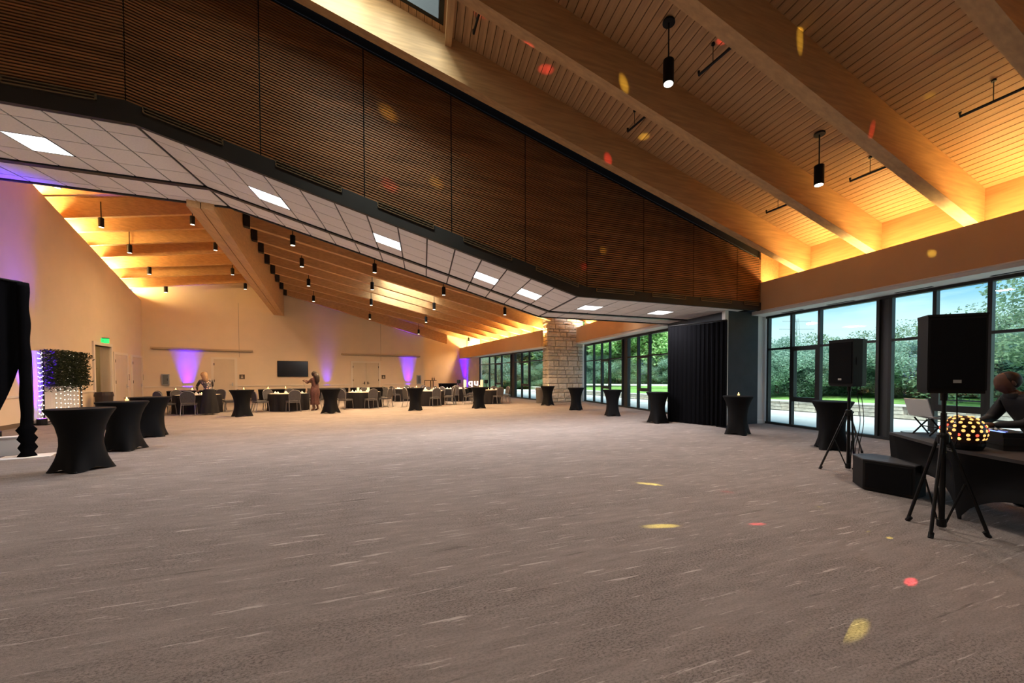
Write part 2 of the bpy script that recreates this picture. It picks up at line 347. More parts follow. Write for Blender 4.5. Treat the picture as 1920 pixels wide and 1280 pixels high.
for x0, x1 in zip(XB[1:] + [XLE], XB):           # x0 < x1
    if x0 < XLE: x0 = XLE
    if x1 - x0 < .1: continue
    p = sempty('slat_panel', 'horizontal timber slat panel of the bulkhead'); s = MB(); xa, xb = x0 + .012, x1 - .012
    h = 0.0
    while True:
        za, zb_ = zslat(xa) + h, zslat(xb) + h
        if x0 >= 3.9:
            if za > ztop(xa): break
            xe = min(xb, 10.6 - (za + .36 - 5.35) / SL); xs = xa
            zb_ = za
            if xe - xs < .05: break
        else:
            if za > min(ztop(xa), zplank(xa) - .3): break
            xe = xb; xs = xa
        s.hexa([(xs, YB + .02, za), (xe, YB + .02, zb_), (xe, YB + .045, zb_), (xs, YB + .045, za), (xs, YB + .02, za + .027), (xe, YB + .02, zb_ + .027), (xe, YB + .045, zb_ + .027), (xs, YB + .045, za + .027)])
        h += .054
    o = s.build('slats', SLAT, p); o['kind'] = 'stuff'
    v = MB(); va, vb = x0 + .25, min(x0 + 1.38, x1 - .1)
    if vb - va > .5:
        for (dz0, dz1) in ((-.115, -.10), (-.065, -.05), (-.012, .003)):
            v.hexa([(va, YB - .03, zslat(va) + dz0), (vb, YB - .03, zslat(vb) + dz0), (vb, YB + .0, zslat(vb) + dz0), (va, YB + .0, zslat(va) + dz0), (va, YB - .03, zslat(va) + dz1), (vb, YB - .03, zslat(vb) + dz1), (vb, YB + .0, zslat(vb) + dz1), (va, YB + .0, zslat(va) + dz1)])
        for xx in (va, vb - .015): v.box(xx, xx + .015, YB - .03, YB, zslat(xx) - .115, zslat(xx) + .003)
        v.build('linear_vent', mat('bronze_vent', (.22, .15, .085), .45, .3), p)
# conduit along the slat top
c = MB(); c.tube([(9.6, YB - .08, zplank(9.6) - .42), (4, YB - .08, zplank(4) - .42), (-5.5, YB - .08, zplank(-5.5) - .42)], .022, 6); struct(c.build('conduit', BLKM), 'thin black pipe along the top of the slats')
# soffit tiles
soff = sempty('ceiling_soffit', 'suspended tile soffit under the bulkhead')
bk = MB(); pf = [(9.4, 3.6), (3.73, 3.6), (-4.75, 6.0), (XLE - .6, 6.0)]
for (xa, za), (xb, zb_) in zip(pf, pf[1:]): bk.hexa([(xb, YB + .09, zb_ + .012), (xa, YB + .09, za + .012), (xa, YF, za + .012), (xb, YF, zb_ + .012), (xb, YB + .09, zb_ + .06), (xa, YB + .09, za + .06), (xa, YF, za + .06), (xb, YF, zb_ + .06)])
bk.build('tile_grid', GRID, soff)
ROWS = [(9.12, 9.445), (9.465, 10.095), (10.115, 10.755), (10.775, 11.33), (11.50, 12.21), (12.235, 12.47)]
TM = {}
def tile_mesh(w, r, m_, nm):
    k = (round(w, 3), r, nm)
    if k not in TM: q = MB(); q.box(-w / 2, w / 2, ROWS[r][0], ROWS[r][1], 0, .014); TM[k] = q.mesh(nm, m_)
    return TM[k]
TLAB = {-6.9: 'white light panel on the high level soffit by the left wall', -3.46: 'topmost white light panel on the sloping soffit', -1.0: 'second white light panel down the sloping soffit', 1.35: 'third white light panel down the sloping soffit', 3.06: 'lowest white light panel on the sloping soffit', 4.65: 'white light panel on the low level soffit next to the crease', 7.0: 'white light panel on the low level soffit next to the black curtain'}
TROFM = emis('troffer_diffuser', (1.0, .98, .97), 2.2)
def tile_run(xa, za, xb, zb_, tw, lights):
    L = sqrt((xb - xa) ** 2 + (zb_ - za) ** 2); ang = atan2(zb_ - za, -(xb - xa)); n_ = round(L / tw); w = L / n_
    lit = {min(n_ - 1, max(0, int((xl_ - xa) / (xb - xa) * n_))) for xl_ in lights}
    for i in range(n_):
        f = (i + .5) / n_; xc, zc = xa + (xb - xa) * f, za + (zb_ - za) * f
        for r in range(6):
            if r == 2 and i in lit:
                t = thing('troffer_light', TLAB[min(TLAB, key=lambda k_: abs(k_ - xc))], 'ceiling light', (xc, 0, zc), 0, 'light panels of the soffit')
                t.rotation_euler = (0, ang, 0)
                q = MB(); q.box(-w / 2 + .01, w / 2 - .01, ROWS[2][0], ROWS[2][1], -.004, .012); q.build('diffuser', TROFM, t)
                q = MB()
                for (p0, p1, y0, y1) in ((-w / 2, w / 2, 10.10, 10.115), (-w / 2, w / 2, 10.75, 10.77), (-w / 2, -w / 2 + .012, 10.1, 10.77), (w / 2 - .012, w / 2, 10.1, 10.77)): q.box(p0, p1, y0, y1, -.006, .012)
                q.build('frame', GRID, t)
                lm = lamp('panel_glow', 'AREA', (0, 10.43, -.02), P_TROFFER, TROF, t, shape='RECTANGLE', size=.55, size_y=.6)
            else: inst(tile_mesh(w - .034, r, TILE, 'ceiling_tile'), 'ceiling_tile', soff, (xc, 0, zc - .003), (0, ang, 0))
tile_run(9.35, 3.6, 3.75, 3.6, .61, [7.0, 4.65])
tile_run(3.71, 3.606, -4.73, 5.994, .61, [-3.46, -1.0, 1.35, 3.06])
tile_run(-4.77, 6.0, -9.6, 6.0, .61, [-6.9])
tr = MB()
for (xa, za), (xb, zb_) in zip(pf, pf[1:]): tr.bar((xa, 11.415, za - .012), (xb, 11.415, zb_ - .012), .15, .05)
struct(tr.build('trim_4', BLKM), 'black folding partition track in the soffit')
ed = MB()
for (xa, za), (xb, zb_) in zip(pf, pf[1:]): ed.bar((xa, YF + .02, za + .01), (xb, YF + .02, zb_ + .01), .06, .09)
struct(ed.build('trim_5', BAND), 'dark edge of the soffit on the dining side')
# partition pocket
pk = MB(); pk.box(8.955, 10.2, 9.37, 12.5, 0, 3.6); struct(pk.build('wall_pocket', GREYCOL), 'charcoal partition pocket wall beside the near windows')
pk = MB(); pk.box(8.83, 8.955, 9.36, 9.50, 0, 3.6); struct(pk.build('trim_6', WHITE), 'white edge of the partition pocket')
pk = MB(); pk.box(10.2, XW + .05, 9.42, 9.7, 0, 3.6); pk.box(10.2, XW - .1, 9.395, 9.42, 0, .12); pk.box(10.2, XW - .1, 9.395, 9.42, .92, .97); struct(pk.build('trim_7', WHITE), 'white wall return beside the first near window')
pk = MB(); pk.box(9.4, 10.6, 9.7, 12.5, 0, 4.6); pk.box(9.35, 9.6, 12.3, 12.7, 0, 3.6); struct(pk.build('wall_pocket_back', GREYCOL), 'dark back of the partition pocket')

# ------------------------------------------------------------------ window walls
def window_wall(name, label, org, d, segs, zh, zt, zs, t0, t1, col_s):
    """segs: (s0,s1,kind) along d from org; zh head, zt transom, zs sash sill."""
    d = Vector(d).normalized(); n = Vector((d.y, -d.x, 0)); root = sempty(name, label)
    def seg(nm, m_, s0, s1, z0, z1, dep=.12, off=0, parent=root):
        b_ = MB(); o0 = Vector(org) + n * (off - dep / 2); p = []
        for z in (z0, z1): p += [o0 + d * s0 + Vector((0, 0, z)), o0 + d * s0 + n * dep + Vector((0, 0, z)), o0 + d * s1 + n * dep + Vector((0, 0, z)), o0 + d * s1 + Vector((0, 0, z))]
        b_.hexa(p); return b_.build(nm, m_, parent)
    seg('sill', ALU, t0, t1, 0, .07, .14); seg('head', ALU, t0, t1, zh - .07, zh + .06, .14)
    done = set()
    for (s0, s1, k) in segs:
        for s in (s0, s1):
            if round(s, 2) not in done: done.add(round(s, 2)); seg('mullion', ALU, s - .035, s + .035, .07, zh - .07, .13)
        seg('transom', ALU, s0 + .035, s1 - .035, zt - .03, zt + .03, .12)
        seg('pane', GLASS, s0 + .03, s1 - .03, zt + .03, zh - .07, .012)
        if k == 'o':
            sh = MB(); o0 = Vector(org) - n * .075
            for (a0, a1, z0, z1) in ((s0 + .03, s0 + .10, zs, zt - .02), (s1 - .10, s1 - .03, zs, zt - .02), (s0 + .1, s1 - .1, zs, zs + .08), (s0 + .1, s1 - .1, zt - .10, zt - .02)):
                p = []
                for z in (z0, z1): p += [o0 + d * a0 + Vector((0, 0, z)), o0 + d * a0 + n * .14 + Vector((0, 0, z)), o0 + d * a1 + n * .14 + Vector((0, 0, z)), o0 + d * a1 + Vector((0, 0, z))]
                sh.hexa(p)
            sa = sh.build('sash', ALU, root)
            hb = MB(); c_ = Vector(org) - n * .10 + d * ((s0 + s1) / 2); hb.bar(c_ - d * .07 + Vector((0, 0, zs + .045)), c_ + d * .07 + Vector((0, 0, zs + .045)), .03, .025); hb.build('sash_handle', STAIN, sa)
            seg('pane', GLASS, s0 + .1, s1 - .1, zs + .08, zt - .1, .012); seg('transom', ALU, s0 + .035, s1 - .035, zs - .06, zs, .12); seg('pane', GLASS, s0 + .03, s1 - .03, .07, zs - .06, .012)
        else: seg('pane', GLASS, s0 + .03, s1 - .03, .07, zt - .03, .012)
    for (s0, s1) in col_s:
        c_ = seg('steel_column', STEEL, s0, s1, 0, zh + .1, .22, -.12)
        seg('filler', WHITE if False else STEEL, s1 - .0, s1 + .10, 0, zh, .08, 0)
    return root
def bays(y0):   # one repeating bay of the near wall, going toward the camera
    return [(-y0, -y0 + .84, 'f'), (-y0 + .84, -y0 + 1.71, 'o'), (-y0 + 1.71, -y0 + 3.20, 'f')]
sg = []; cs = []
for k in range(4):
    y0 = 9.30 - 3.47 * k; sg += bays(y0); cs.append((-y0 + 3.22, -y0 + 3.37))
window_wall('window_2', 'floor to ceiling window wall beside the DJ table', (XW, 0, 0), (0, -1, 0), sg, 3.5, 2.42, .84, -9.37, 4.7, cs)
window_wall('window_3', 'floor to ceiling window wall right of the stone pier', (9.4, 0, 0), (0, -1, 0), [(-21.6, -20.3, 'f'), (-20.3, -19.25, 'f'), (-19.25, -18.26, 'o'), (-18.26, -16.85, 'f'), (-16.33, -15.39, 'f'), (-15.39, -14.43, 'o'), (-14.43, -12.6, 'f')], 3.46, 2.47, .92, -21.65, -12.5, [(-16.85, -16.5)])
def ws(y): return (WW(y) - P0).length * (1 if y < P0.y else -1)
window_wall('window_4', 'floor to ceiling window wall of the dining end', P0, -WD, [(ws(a_), ws(b_), k_) for a_, b_, k_ in ((34.44, 32.04, 'f'), (32.04, 30.72, 'f'), (30.72, 29.38, 'o'), (29.38, 27.6, 'f'), (26.92, 25.75, 'f'), (25.75, 24.57, 'o'), (24.57, 22.1, 'f'))], 3.22, 2.56, .95, ws(34.5), ws(22.05), [(ws(27.6), ws(27.1))])
def slab(name, p, q, th, z0, z1, m_, label=None, side=1, parent=None):
    p = Vector(p); q = Vector(q); d = (q - p).normalized(); n = Vector((d.y, -d.x, 0)) * side; b_ = MB()
    b_.hexa([(p.x, p.y, z0), (q.x, q.y, z0), (q.x + n.x * th, q.y + n.y * th, z0), (p.x + n.x * th, p.y + n.y * th, z0), (p.x, p.y, z1), (q.x, q.y, z1), (q.x + n.x * th, q.y + n.y * th, z1), (p.x + n.x * th, p.y + n.y * th, z1)])
    o = b_.build(name, m_, parent)
    return struct(o, label) if not parent else o
slab('wall_right_far', WW(34.5), ACORN, .2, 0, 5.3, WHITE, 'white wall piece at the end of the dining windows')
# fascias and soffits of mid and far parts
slab('trim_8', (8.7, YF), (8.7, 21.4), .12, 3.60, 4.50, TANF, 'tan fascia right of the stone pier')
slab('soffit_mid', (8.72, YF), (8.72, 21.4), .75, 3.50, 3.60, WHITE, 'white soffit right of the stone pier')
slab('wall_upper_mid', (9.5, 9.7), (9.5, 22), .2, 3.45, 5.4, GLULAM_Y, 'timber upper wall right of the pier')
f0, f1 = WW(21.6) - WN * .7, isect(P0 - WN * .7, WD, ALC, BWN)
slab('trim_9', f0, f1, .12, 3.30, 4.27, TANF, 'tan fascia above the dining end windows', 1)
slab('soffit_far', f0 + WN * .02, f1 + WN * .02, .78, 3.24, 3.30, WHITE, 'white soffit above the dining end windows', 1)
slab('wall_upper_far', WW(21.6) + WN * .02, ACORN + WN * .02, .2, 3.23, 5.6, GLULAM_Y, 'timber upper wall of the dining end', 1)
cove('cove_light', (9.1, YF + .4, 4.25), (9.1, 21.2, 4.25), (-.25, 0, 1), P_COVE_FAR, 'warm LED strip behind the fascia right of the pier')
cove('cove_light', f0 + WN * .4 + Vector((0, 0, 4.05)), f1 + WN * .4 - WD * .3 + Vector((0, 0, 4.05)), (-.25, 0, 1), P_COVE_FAR, 'warm LED strip behind the dining end fascia')

# ------------------------------------------------------------------ stone pier
pier = sempty('wall_pier', 'rough limestone pier between the window walls')
pc = MB(); pc.box(6.97, 9.12, 21.47, 22.4, 0, 5.6); pc.build('core', MORTAR, pier)
rs = random.Random(3)
def stone(w, d_, h, x, y, z, rzz):
    q = MB(); j = lambda s: rs.uniform(-s, s)
    base = [(-w / 2, 0, 0), (w / 2, 0, 0), (w / 2, d_, 0), (-w / 2, d_, 0)]; e = .02
    fr_ = [(-w / 2 + e + j(.008), -.045 + j(.02), e), (w / 2 - e + j(.008), -.045 + j(.02), e), (w / 2 - e + j(.008), -.045 + j(.02), h - e), (-w / 2 + e + j(.008), -.045 + j(.02), h - e)]
    mid = (j(w * .2), -.075 + j(.015), h / 2 + j(h * .2))
    bk_ = [(-w / 2, 0, 0), (w / 2, 0, 0), (w / 2, 0, h), (-w / 2, 0, h)]; bb = [(-w / 2, d_, 0), (w / 2, d_, 0), (w / 2, d_, h), (-w / 2, d_, h)]
    q.add(bk_ + fr_ + [mid] + bb, [(0, 1, 5, 4), (1, 2, 6, 5), (2, 3, 7, 6), (3, 0, 4, 7), (4, 5, 8), (5, 6, 8), (6, 7, 8), (7, 4, 8), (0, 9, 10, 1), (1, 10, 11, 2), (2, 11, 12, 3), (3, 12, 9, 0)])
    o = q.build('stone', rs.choice(STONEA), pier); o.location = (x, y, z); o.rotation_euler = (0, 0, rzz); return o
z = 0.0
while z < 5.5:
    h = rs.choice((.18, .22, .28, .34)); xx = 6.9
    if z + h > 5.55: break
    while xx < 9.14:
        w = min(rs.uniform(.32, .78), 9.15 - xx)
        if 9.15 - xx - w < .2: w = 9.15 - xx
        stone(w - .012, .1, h - .012, xx + w / 2, 21.42, z, 0); xx += w
    yy = 22.4
    while yy > 21.5:
        w = min(rs.uniform(.35, .6), yy - 21.42)
        if yy - w < 21.6: w = yy - 21.42
        stone(w - .012, .1, h - .012, 6.92, yy - w / 2, z, -pi / 2); yy -= w
    z += h
slab('trim_10', (9.15, 21.6), (9.4, 21.6), .3, 0, 3.5, WHITE, 'white strip between the pier and the window', -1)

# ------------------------------------------------------------------ dining end walls
def eave(y):  # top of the left wall rises toward the bulkhead
    s = (C0.y - y) / LD.y
    return 5.62 + .212 * max(0, s)
lw = MB(); ys = [C0.y + .1, 24, 20, 16, YF - .3, YB, 2, YS]
OPEN = (21.56, 23.17, 2.86)
def lquad(y0, y1, z00, z01, z10, z11, th=.3):
    p, q = LW(y0), LW(y1); n = -LN * th
    lw.hexa([(p.x, p.y, z00), (q.x, q.y, z10), (q.x + n.x, q.y + n.y, z10), (p.x + n.x, p.y + n.y, z00), (p.x, p.y, z01), (q.x, q.y, z11), (q.x + n.x, q.y + n.y, z11), (p.x + n.x, p.y + n.y, z01)])
yl = [C0.y + .1, OPEN[1], OPEN[0], 18, YF, YB, 4, YS]
for y0, y1 in zip(yl, yl[1:]):
    zb0 = OPEN[2] if (y0, y1) == (OPEN[1], OPEN[0]) else 0
    z0, z1 = (eave(y0), eave(y1)) if y0 > YB else (9.6, 9.6)
    lquad(y0, y1, zb0, z0, zb0, z1)
struct(lw.build('wall_left', CREAM), 'tall cream wall of the dining end rising to the cove')
hall = MB(); p, q = LW(OPEN[0] - .3), LW(OPEN[1] + .3)
hall.hexa([tuple(p - LN * 2.4), tuple(q - LN * 2.4), tuple(q - LN * 2.6), tuple(p - LN * 2.6)] + [tuple(v + Vector((0, 0, 3.2))) for v in (p - LN * 2.4, q - LN * 2.4, q - LN * 2.6, p - LN * 2.6)])
struct(hall.build('wall_passage', mat('olive_passage_wall', (.38, .33, .22), .8)), 'olive wall of the passage behind the opening')
hf = MB(); hf.prism([tuple((p - LN * .05).xy), tuple((q - LN * .05).xy), tuple((q - LN * 2.6).xy), tuple((p - LN * 2.6).xy)], -.12, -.001); struct(hf.build('floor_passage', CARPET), 'carpet of the passage behind the opening')
for yy in (OPEN[0] - .3, OPEN[1] + .3):
    slab('wall_passage_side', LW(yy) - LN * .3, LW(yy) - LN * 2.6, .1, 0, 3.2, MATS['olive_passage_wall'], 'side wall of the passage')
hc = MB(); hc.prism([tuple((p - LN * .3).xy), tuple((q - LN * .3).xy), tuple((q - LN * 2.6).xy), tuple((p - LN * 2.6).xy)], 3.2, 3.3); struct(hc.build('ceiling_passage', WHITE), 'ceiling of the passage')
pl_ = lamp('passage_light', 'AREA', (LW(22.4) - LN * 1.3) + Vector((0, 0, 3.15)), 26, SOFT, None, shape='SQUARE', size=.6)
slab('wall_back', C0 - BWD * .3, BJOG, .3, 0, 9.4, CREAM, 'cream back wall of the dining end', -1)
slab('wall_back_side', BJOG + BWN * .01, BJOG + BWN * 6, .3, 0, 6.5, CREAM, 'return of the back wall at the alcove', -1)
slab('wall_back_alcove', ALC - BWD * 6, ACORN + BWD * .4, .3, 0, 6.5, CREAM, 'cream back wall of the alcove', -1)
slab('wall_south', (LW(YS).x - 1, YS), (XW + .3, YS), .3, 0, 10.5, CREAM, 'cream wall behind the dance floor', 1)
def trimline(name, p, q, z0, z1, d_, m_, label, n):
    p = Vector(p); q = Vector(q); n = Vector(n); b_ = MB()
    b_.hexa([tuple(p + Vector((0, 0, z0))), tuple(q + Vector((0, 0, z0))), tuple(q + n * d_ + Vector((0, 0, z0))), tuple(p + n * d_ + Vector((0, 0, z0))), tuple(p + Vector((0, 0, z1))), tuple(q + Vector((0, 0, z1))), tuple(q + n * d_ + Vector((0, 0, z1))), tuple(p + n * d_ + Vector((0, 0, z1)))])
    return struct(b_.build(name, m_), label)
def bw(x): return BWP + BWD * ((x - BWP.x) / BWD.x)
nb = -BWN
for i, (x0, x1) in enumerate(((C0.x + .06, -11.75), (-10.6, -4.88), (-3.0, BJOG.x))):
    trimline('baseboard_back', bw(x0), bw(x1), 0, .13, .02, BASEM, 'dark baseboard of the back wall', nb)
    trimline('trim_11', bw(x0), bw(x1), .93, .99, .035, RAILM, 'cream chair rail on the back wall', nb)
for i, (y0, y1) in enumerate(((OPEN[0] - .1, YF + .2),)):
    trimline('trim_12', LW(y0), LW(y1), .90, .96, .035, RAILM, 'cream chair rail on the left wall', LN)
    trimline('baseboard_left', LW(y0), LW(y1), 0, .13, .02, BASEM, 'dark baseboard of the left wall', LN)
trimline('baseboard_alcove', ALC - BWD * 5, ACORN, 0, .13, .02, BASEM, 'dark baseboard of the alcove wall', nb)
# paint joints in the back wall, in a darker tan
for x in (-10.55, -3.0):
    trimline('trim_13', bw(x), bw(x + .02), 2.7, 6.0, .006, mat('joint_line', (.36, .31, .25), .9), 'vertical joint in the back wall above a door', nb)

# ------------------------------------------------------------------ dining end roof
BR = [(-4.95, 12.95), (-5.35, 14.75), (456, 409), (471, 430), (484, 453), (496, 474), (507, 494), (516, 512), (524, 528), (531, 545)]
rdg = MB()
for (off, w) in ((.0, .25), (-.27, .25)):
    rdg.bar(RA + RN * (off - .125), RB + RN * (off - .125), w, 2.1, below=1)
ridge = struct(rdg.build('ridge_beam_dining', GLULAM_Y), 'deep double ridge beam over the dining end')
ww = MB(); ww.bar(RA - RN * .26 + Vector((0, 0, 2.0)), RB - RN * .26 + Vector((0, 0, 2.0)), .2, 2.2, below=1); struct(ww.build('wall_ridge', GLULAM_Y), 'timber upstand over the dining ridge beam')
dr = BWD
tops = []
BRK = mat('black_hanger', (.012, .01, .01), .6)
for k, q in enumerate(BR):
    P = PL(q[0], q[1], RA, RN) if q[0] > 100 else wline(Vector((RA.x, RA.y, 0)), RD, q[1])
    P = Vector((P.x, P.y, 6.78)) + RN * .02
    if k == 9: E = Vector((1.79, 33.02, 4.25))
    elif k < 2: E = isect(P, dr, Vector((9.55, 0, 0)), Vector((1, 0, 0)))
    elif k == 2: E = isect(P, dr, Vector((6.9, 0, 0)), Vector((1, 0, 0)))
    else: E = isect(P, dr, P0 + WN * .1, WN)
    E.z = 4.25 if k == 9 else (4.40 if k > 2 else (4.5 if k < 2 else 4.75))
    b_ = MB(); b_.bar(P, E, .2, .74, below=1); struct(b_.build('rafter', GLULAM), 'glulam rafter from the dining ridge to the windows')
    hb = MB(); hb.bar(P + Vector((0, 0, -.04)) - dr * .01, P + dr * .16 + Vector((0, 0, -.06)), .26, .62, below=1); struct(hb.build('rafter_hanger', BRK), 'black steel hanger holding a rafter')
    tops.append((P + Vector((0, 0, .74)), E + Vector((0, 0, .74))))
# roof boarding as a ruled surface through the rafter tops, open at the skylight
rf = MB(); SK = {4, 5, 6}
ext = [(tops[0][0] - (tops[1][0] - tops[0][0]) * 2, tops[0][1] - (tops[1][1] - tops[0][1]) * 2)] + tops
e9 = tops[9][0] + (tops[9][1] - tops[9][0]) * 1.32
e9 = isect(tops[9][0], dr, P0 + WN * .1, WN); e9.z = 5.15; ext[10] = (tops[9][0], e9); ext.append((tops[9][0] + Vector((-1.2, 5, 0)), e9 + Vector((-1.2, 5.6, 0))))
def rq(a0, a1, b1, b0): rf.hexa([tuple(a0), tuple(a1), tuple(b1), tuple(b0)] + [tuple(v + Vector((0, 0, .12))) for v in (a0, a1, b1, b0)])
for k in range(len(ext) - 1):
    (a0, a1), (b0, b1) = ext[k], ext[k + 1]
    if k in SK:
        for (u0, u1) in ((0, .33), (.52, 1.03)): rq(a0.lerp(a1, u0), a0.lerp(a1, u1), b0.lerp(b1, u1), b0.lerp(b1, u0))
        m_ = a0.lerp(a1, .425).lerp(b0.lerp(b1, .425), .5)
        l = lamp('skylight_daylight', 'AREA', m_ + Vector((0, 0, .05)), P_SKYLIGHT * .8, (.95, 1.0, .82), None, shape='RECTANGLE', size=2.0, size_y=.9); aim(l, (.05, .55, -1))
    else: rq(a0, a0.lerp(a1, 1.03), b0.lerp(b1, 1.03), b0)
struct(rf.build('ceiling_dining', PLANK), 'timber boarding over the dining end, window side')
# left rafters
LE = [(45, 330), (86, 370), (127, 413), (155, 438), (179, 463), (199, 485), (220, 505.5), (237, 524), (254, 541.5)]
LQ = [(200, 335), (296, 368), (364, 405), (388, 431.5), (409, 454), (426, 476), (447, 497), (461, 514), (474, 531)]
lt = []; ln_ = Vector((dr.y, -dr.x, 0))
for e_, q_ in zip(LE, LQ):
    A = PL(*e_, C0, LN); Bq = PL(*q_, A, ln_); sl = (Bq.z - A.z) / (Bq - A).dot(dr)
    if e_[0] == 45: sl = .30
    tr_ = (RA - RN * .5 - A).dot(RN) / dr.dot(RN)
    A2 = A - dr * .75; A2.z = A.z - sl * .75 + .06; E2 = A + dr * tr_; E2.z = A.z + sl * tr_ + .06
    b_ = MB(); b_.bar(A2, E2, .2, .72, below=1); struct(b_.build('rafter', GLULAM), 'glulam rafter between the left wall and the dining ridge')
    lt.append((A2 + Vector((0, 0, .70)), E2 + Vector((0, 0, .70))))
rf = MB(); d0 = lt[0][0] - lt[1][0]; d1 = lt[0][1] - lt[1][1]; dz = lt[-1][0] - lt[-2][0]; dy = lt[-1][1] - lt[-2][1]
lx = [(lt[0][0] + d0 * 5, lt[0][1] + d1 * 5)] + lt + [(lt[-1][0] + dz * 1.6, lt[-1][1] + dy * 1.6)]
lx[0] = (Vector((LW(YF).x - .9, YF, min(9.3, lx[0][0].z))), Vector((-5.6, YF, 9.5)))
for (a0, a1), (b0, b1) in zip(lx, lx[1:]): rq(a0, a1, b1, b0)
struct(rf.build('ceiling_left', PLANK), 'timber boarding over the dining end, left side')
lu = MB()
for (a0, a1), (b0, b1) in zip(lx, lx[1:]):
    lu.hexa([tuple(a0 - Vector((0, 0, 1.4))), tuple(b0 - Vector((0, 0, 1.4))), tuple(b0 - LN * .15 - Vector((0, 0, 1.4))), tuple(a0 - LN * .15 - Vector((0, 0, 1.4))), tuple(a0), tuple(b0), tuple(b0 - LN * .15), tuple(a0 - LN * .15)])
struct(lu.build('wall_upper_left', GLULAM_Y), 'timber upper wall behind the left cove')
pA, pB = LW(26.9) - LN * .33, LW(YF + .4) - LN * .33
pA.z = eave(26.9) - .12; pB.z = eave(YF + .4) - .12
cove('cove_light', pA, pB, (.45, .1, 1), P_COVE_LEFT, 'warm LED strip on top of the left wall')

# ------------------------------------------------------------------ ceiling fixtures
def pendant_proto():
    t = thing('pendant_light', 'x', 'pendant light')
    m_ = MB(); m_.lathe([(.10, -.03), (.10, .0)], 20); m_.build('canopy', BLKM, t)
    m_ = MB(); m_.tube([(0, 0, -.03), (0, 0, -.62)], .012, 8); m_.build('stem', BLKM, t)
    m_ = MB(); m_.lathe([(.085, -1.0), (.088, -.99), (.088, -.63), (.07, -.62)], 24); m_.build('cylinder_housing', BLKM, t)
    m_ = MB(); m_.lathe([(.074, -1.004), (.074, -.999)], 20); m_.build('lens', emis('pendant_lens', (1.0, .93, .78), 6.0), t)
    return t
pp = pendant_proto()
for i, (x, y, lab) in enumerate(((3.78, 5.3, 'black cylinder pendant high between the middle beams, nearer the ridge'), (7.3, 5.3, 'black cylinder pendant between the middle beams, nearer the window fascia'), (3.78, 1.6, 'black cylinder pendant added out of view over the near dance floor, ridge side'), (-1.0, 1.6, 'black cylinder pendant added out of view near the ridge over the dance floor'), (0.6, -2.2, 'black cylinder pendant added out of view behind the dance floor'), (-3.8, 4.6, 'black cylinder pendant added out of view beside the ridge beam'))):  # last four hang out of view, added to light the hall
    o = dup(pp)
    o.location = (x, y, zplank(x)); o['label'] = lab; o['category'] = 'pendant light'; o['group'] = 'pendants over the dance floor'
    l = lamp('pendant_spot', 'SPOT', (0, 0, -1.02), P_PENDANT * (1 if y > 4 else .6), PEND, o, spot_size=radians(118), spot_blend=.9, shadow_soft_size=.07)
for ch in list(pp.children): bpy.data.objects.remove(ch)
bpy.data.objects.remove(pp)
# sprinkler style hanging bars between the beams
for i, (p, q, lab) in enumerate((((4.51, 5.45), (4.63, 4.72), 'black hanging pipe above the far pendant'), ((4.19, 7.34), (4.29, 6.79), 'black hanging pipe beside the first bulkhead beam'), ((8.2, 7.32), (8.29, 6.55), 'black hanging pipe near the fascia in the bay next to the slats'), ((8.42, 5.44), (8.52, 4.55), 'black hanging pipe below the fascia side pendant'), ((8.12, 3.57), (8.21, 2.65), 'long black hanging pipe in the bay nearest the DJ table'), ((.9, 7.2), (.95, 6.7), 'short black pipe next to the skylight'))):
    t = thing('hanging_pipe', lab, 'pipe', (0, 0, 0), 0, 'hanging pipes between the beams')
    z = zplank(p[0]) - .34
    m_ = MB(); m_.tube([(p[0], p[1], z + .07), (p[0], p[1], z), (q[0], q[1], z)], .022, 8); m_.build('pipe', BLKM, t)
    c_ = ((p[0] * .6 + q[0] * .4), (p[1] * .6 + q[1] * .4))
    m_ = MB(); m_.tube([(c_[0], c_[1], z), (c_[0], c_[1], zplank(c_[0]))], .006, 6); m_.build('hanger_rod', BLKM, t)
    m_ = MB(); m_.lathe([(.03, -.03), (.03, .0)], 10, (c_[0], c_[1], zplank(c_[0]))); m_.build('rod_plate', BLKM, t)
# dining end cylinder downlights
def down_proto():
    t = thing('cylinder_downlight', 'x', 'downlight')
    m_ = MB(); m_.lathe([(.075, 0), (.08, .01), (.08, .34), (.06, .36)], 16); m_.build('cylinder_housing', BLKM, t)
    m_ = MB(); m_.lathe([(.066, -.004), (.066, .002)], 16); m_.build('lens', emis('down_lens', (1.0, .86, .62), 5.0), t)
    return t
dp = down_proto(); first = [True]
STM = MB().tube([(0, 0, 0), (0, 0, 1)], .014, 8).mesh('stem', BLKM)
def downlight(P, ztop_, lab, grp, pw_, ang_=158):
    dw = min(abs((P - BWP).dot(BWN)), abs((P - C0).dot(LN))) if ang_ < 159 else 9
    pw_ *= .008 if dw < 2.3 else (.12 if dw < 3.5 else 1)
    o = dup(dp)
    o.location = P; tag(o, lab, 'downlight', grp)
    s_ = inst(STM, 'stem', o, (0, 0, .35), (0, 0, 0), (1, 1, max(.05, ztop_ - P.z - .35)))
    lamp('down_spot', 'SPOT', (0, 0, -.03), pw_, SOFT, o, spot_size=radians(ang_), spot_blend=1.0, shadow_soft_size=.06)
pn_ = Vector((RN.x * .19, RN.y * .19, 1))
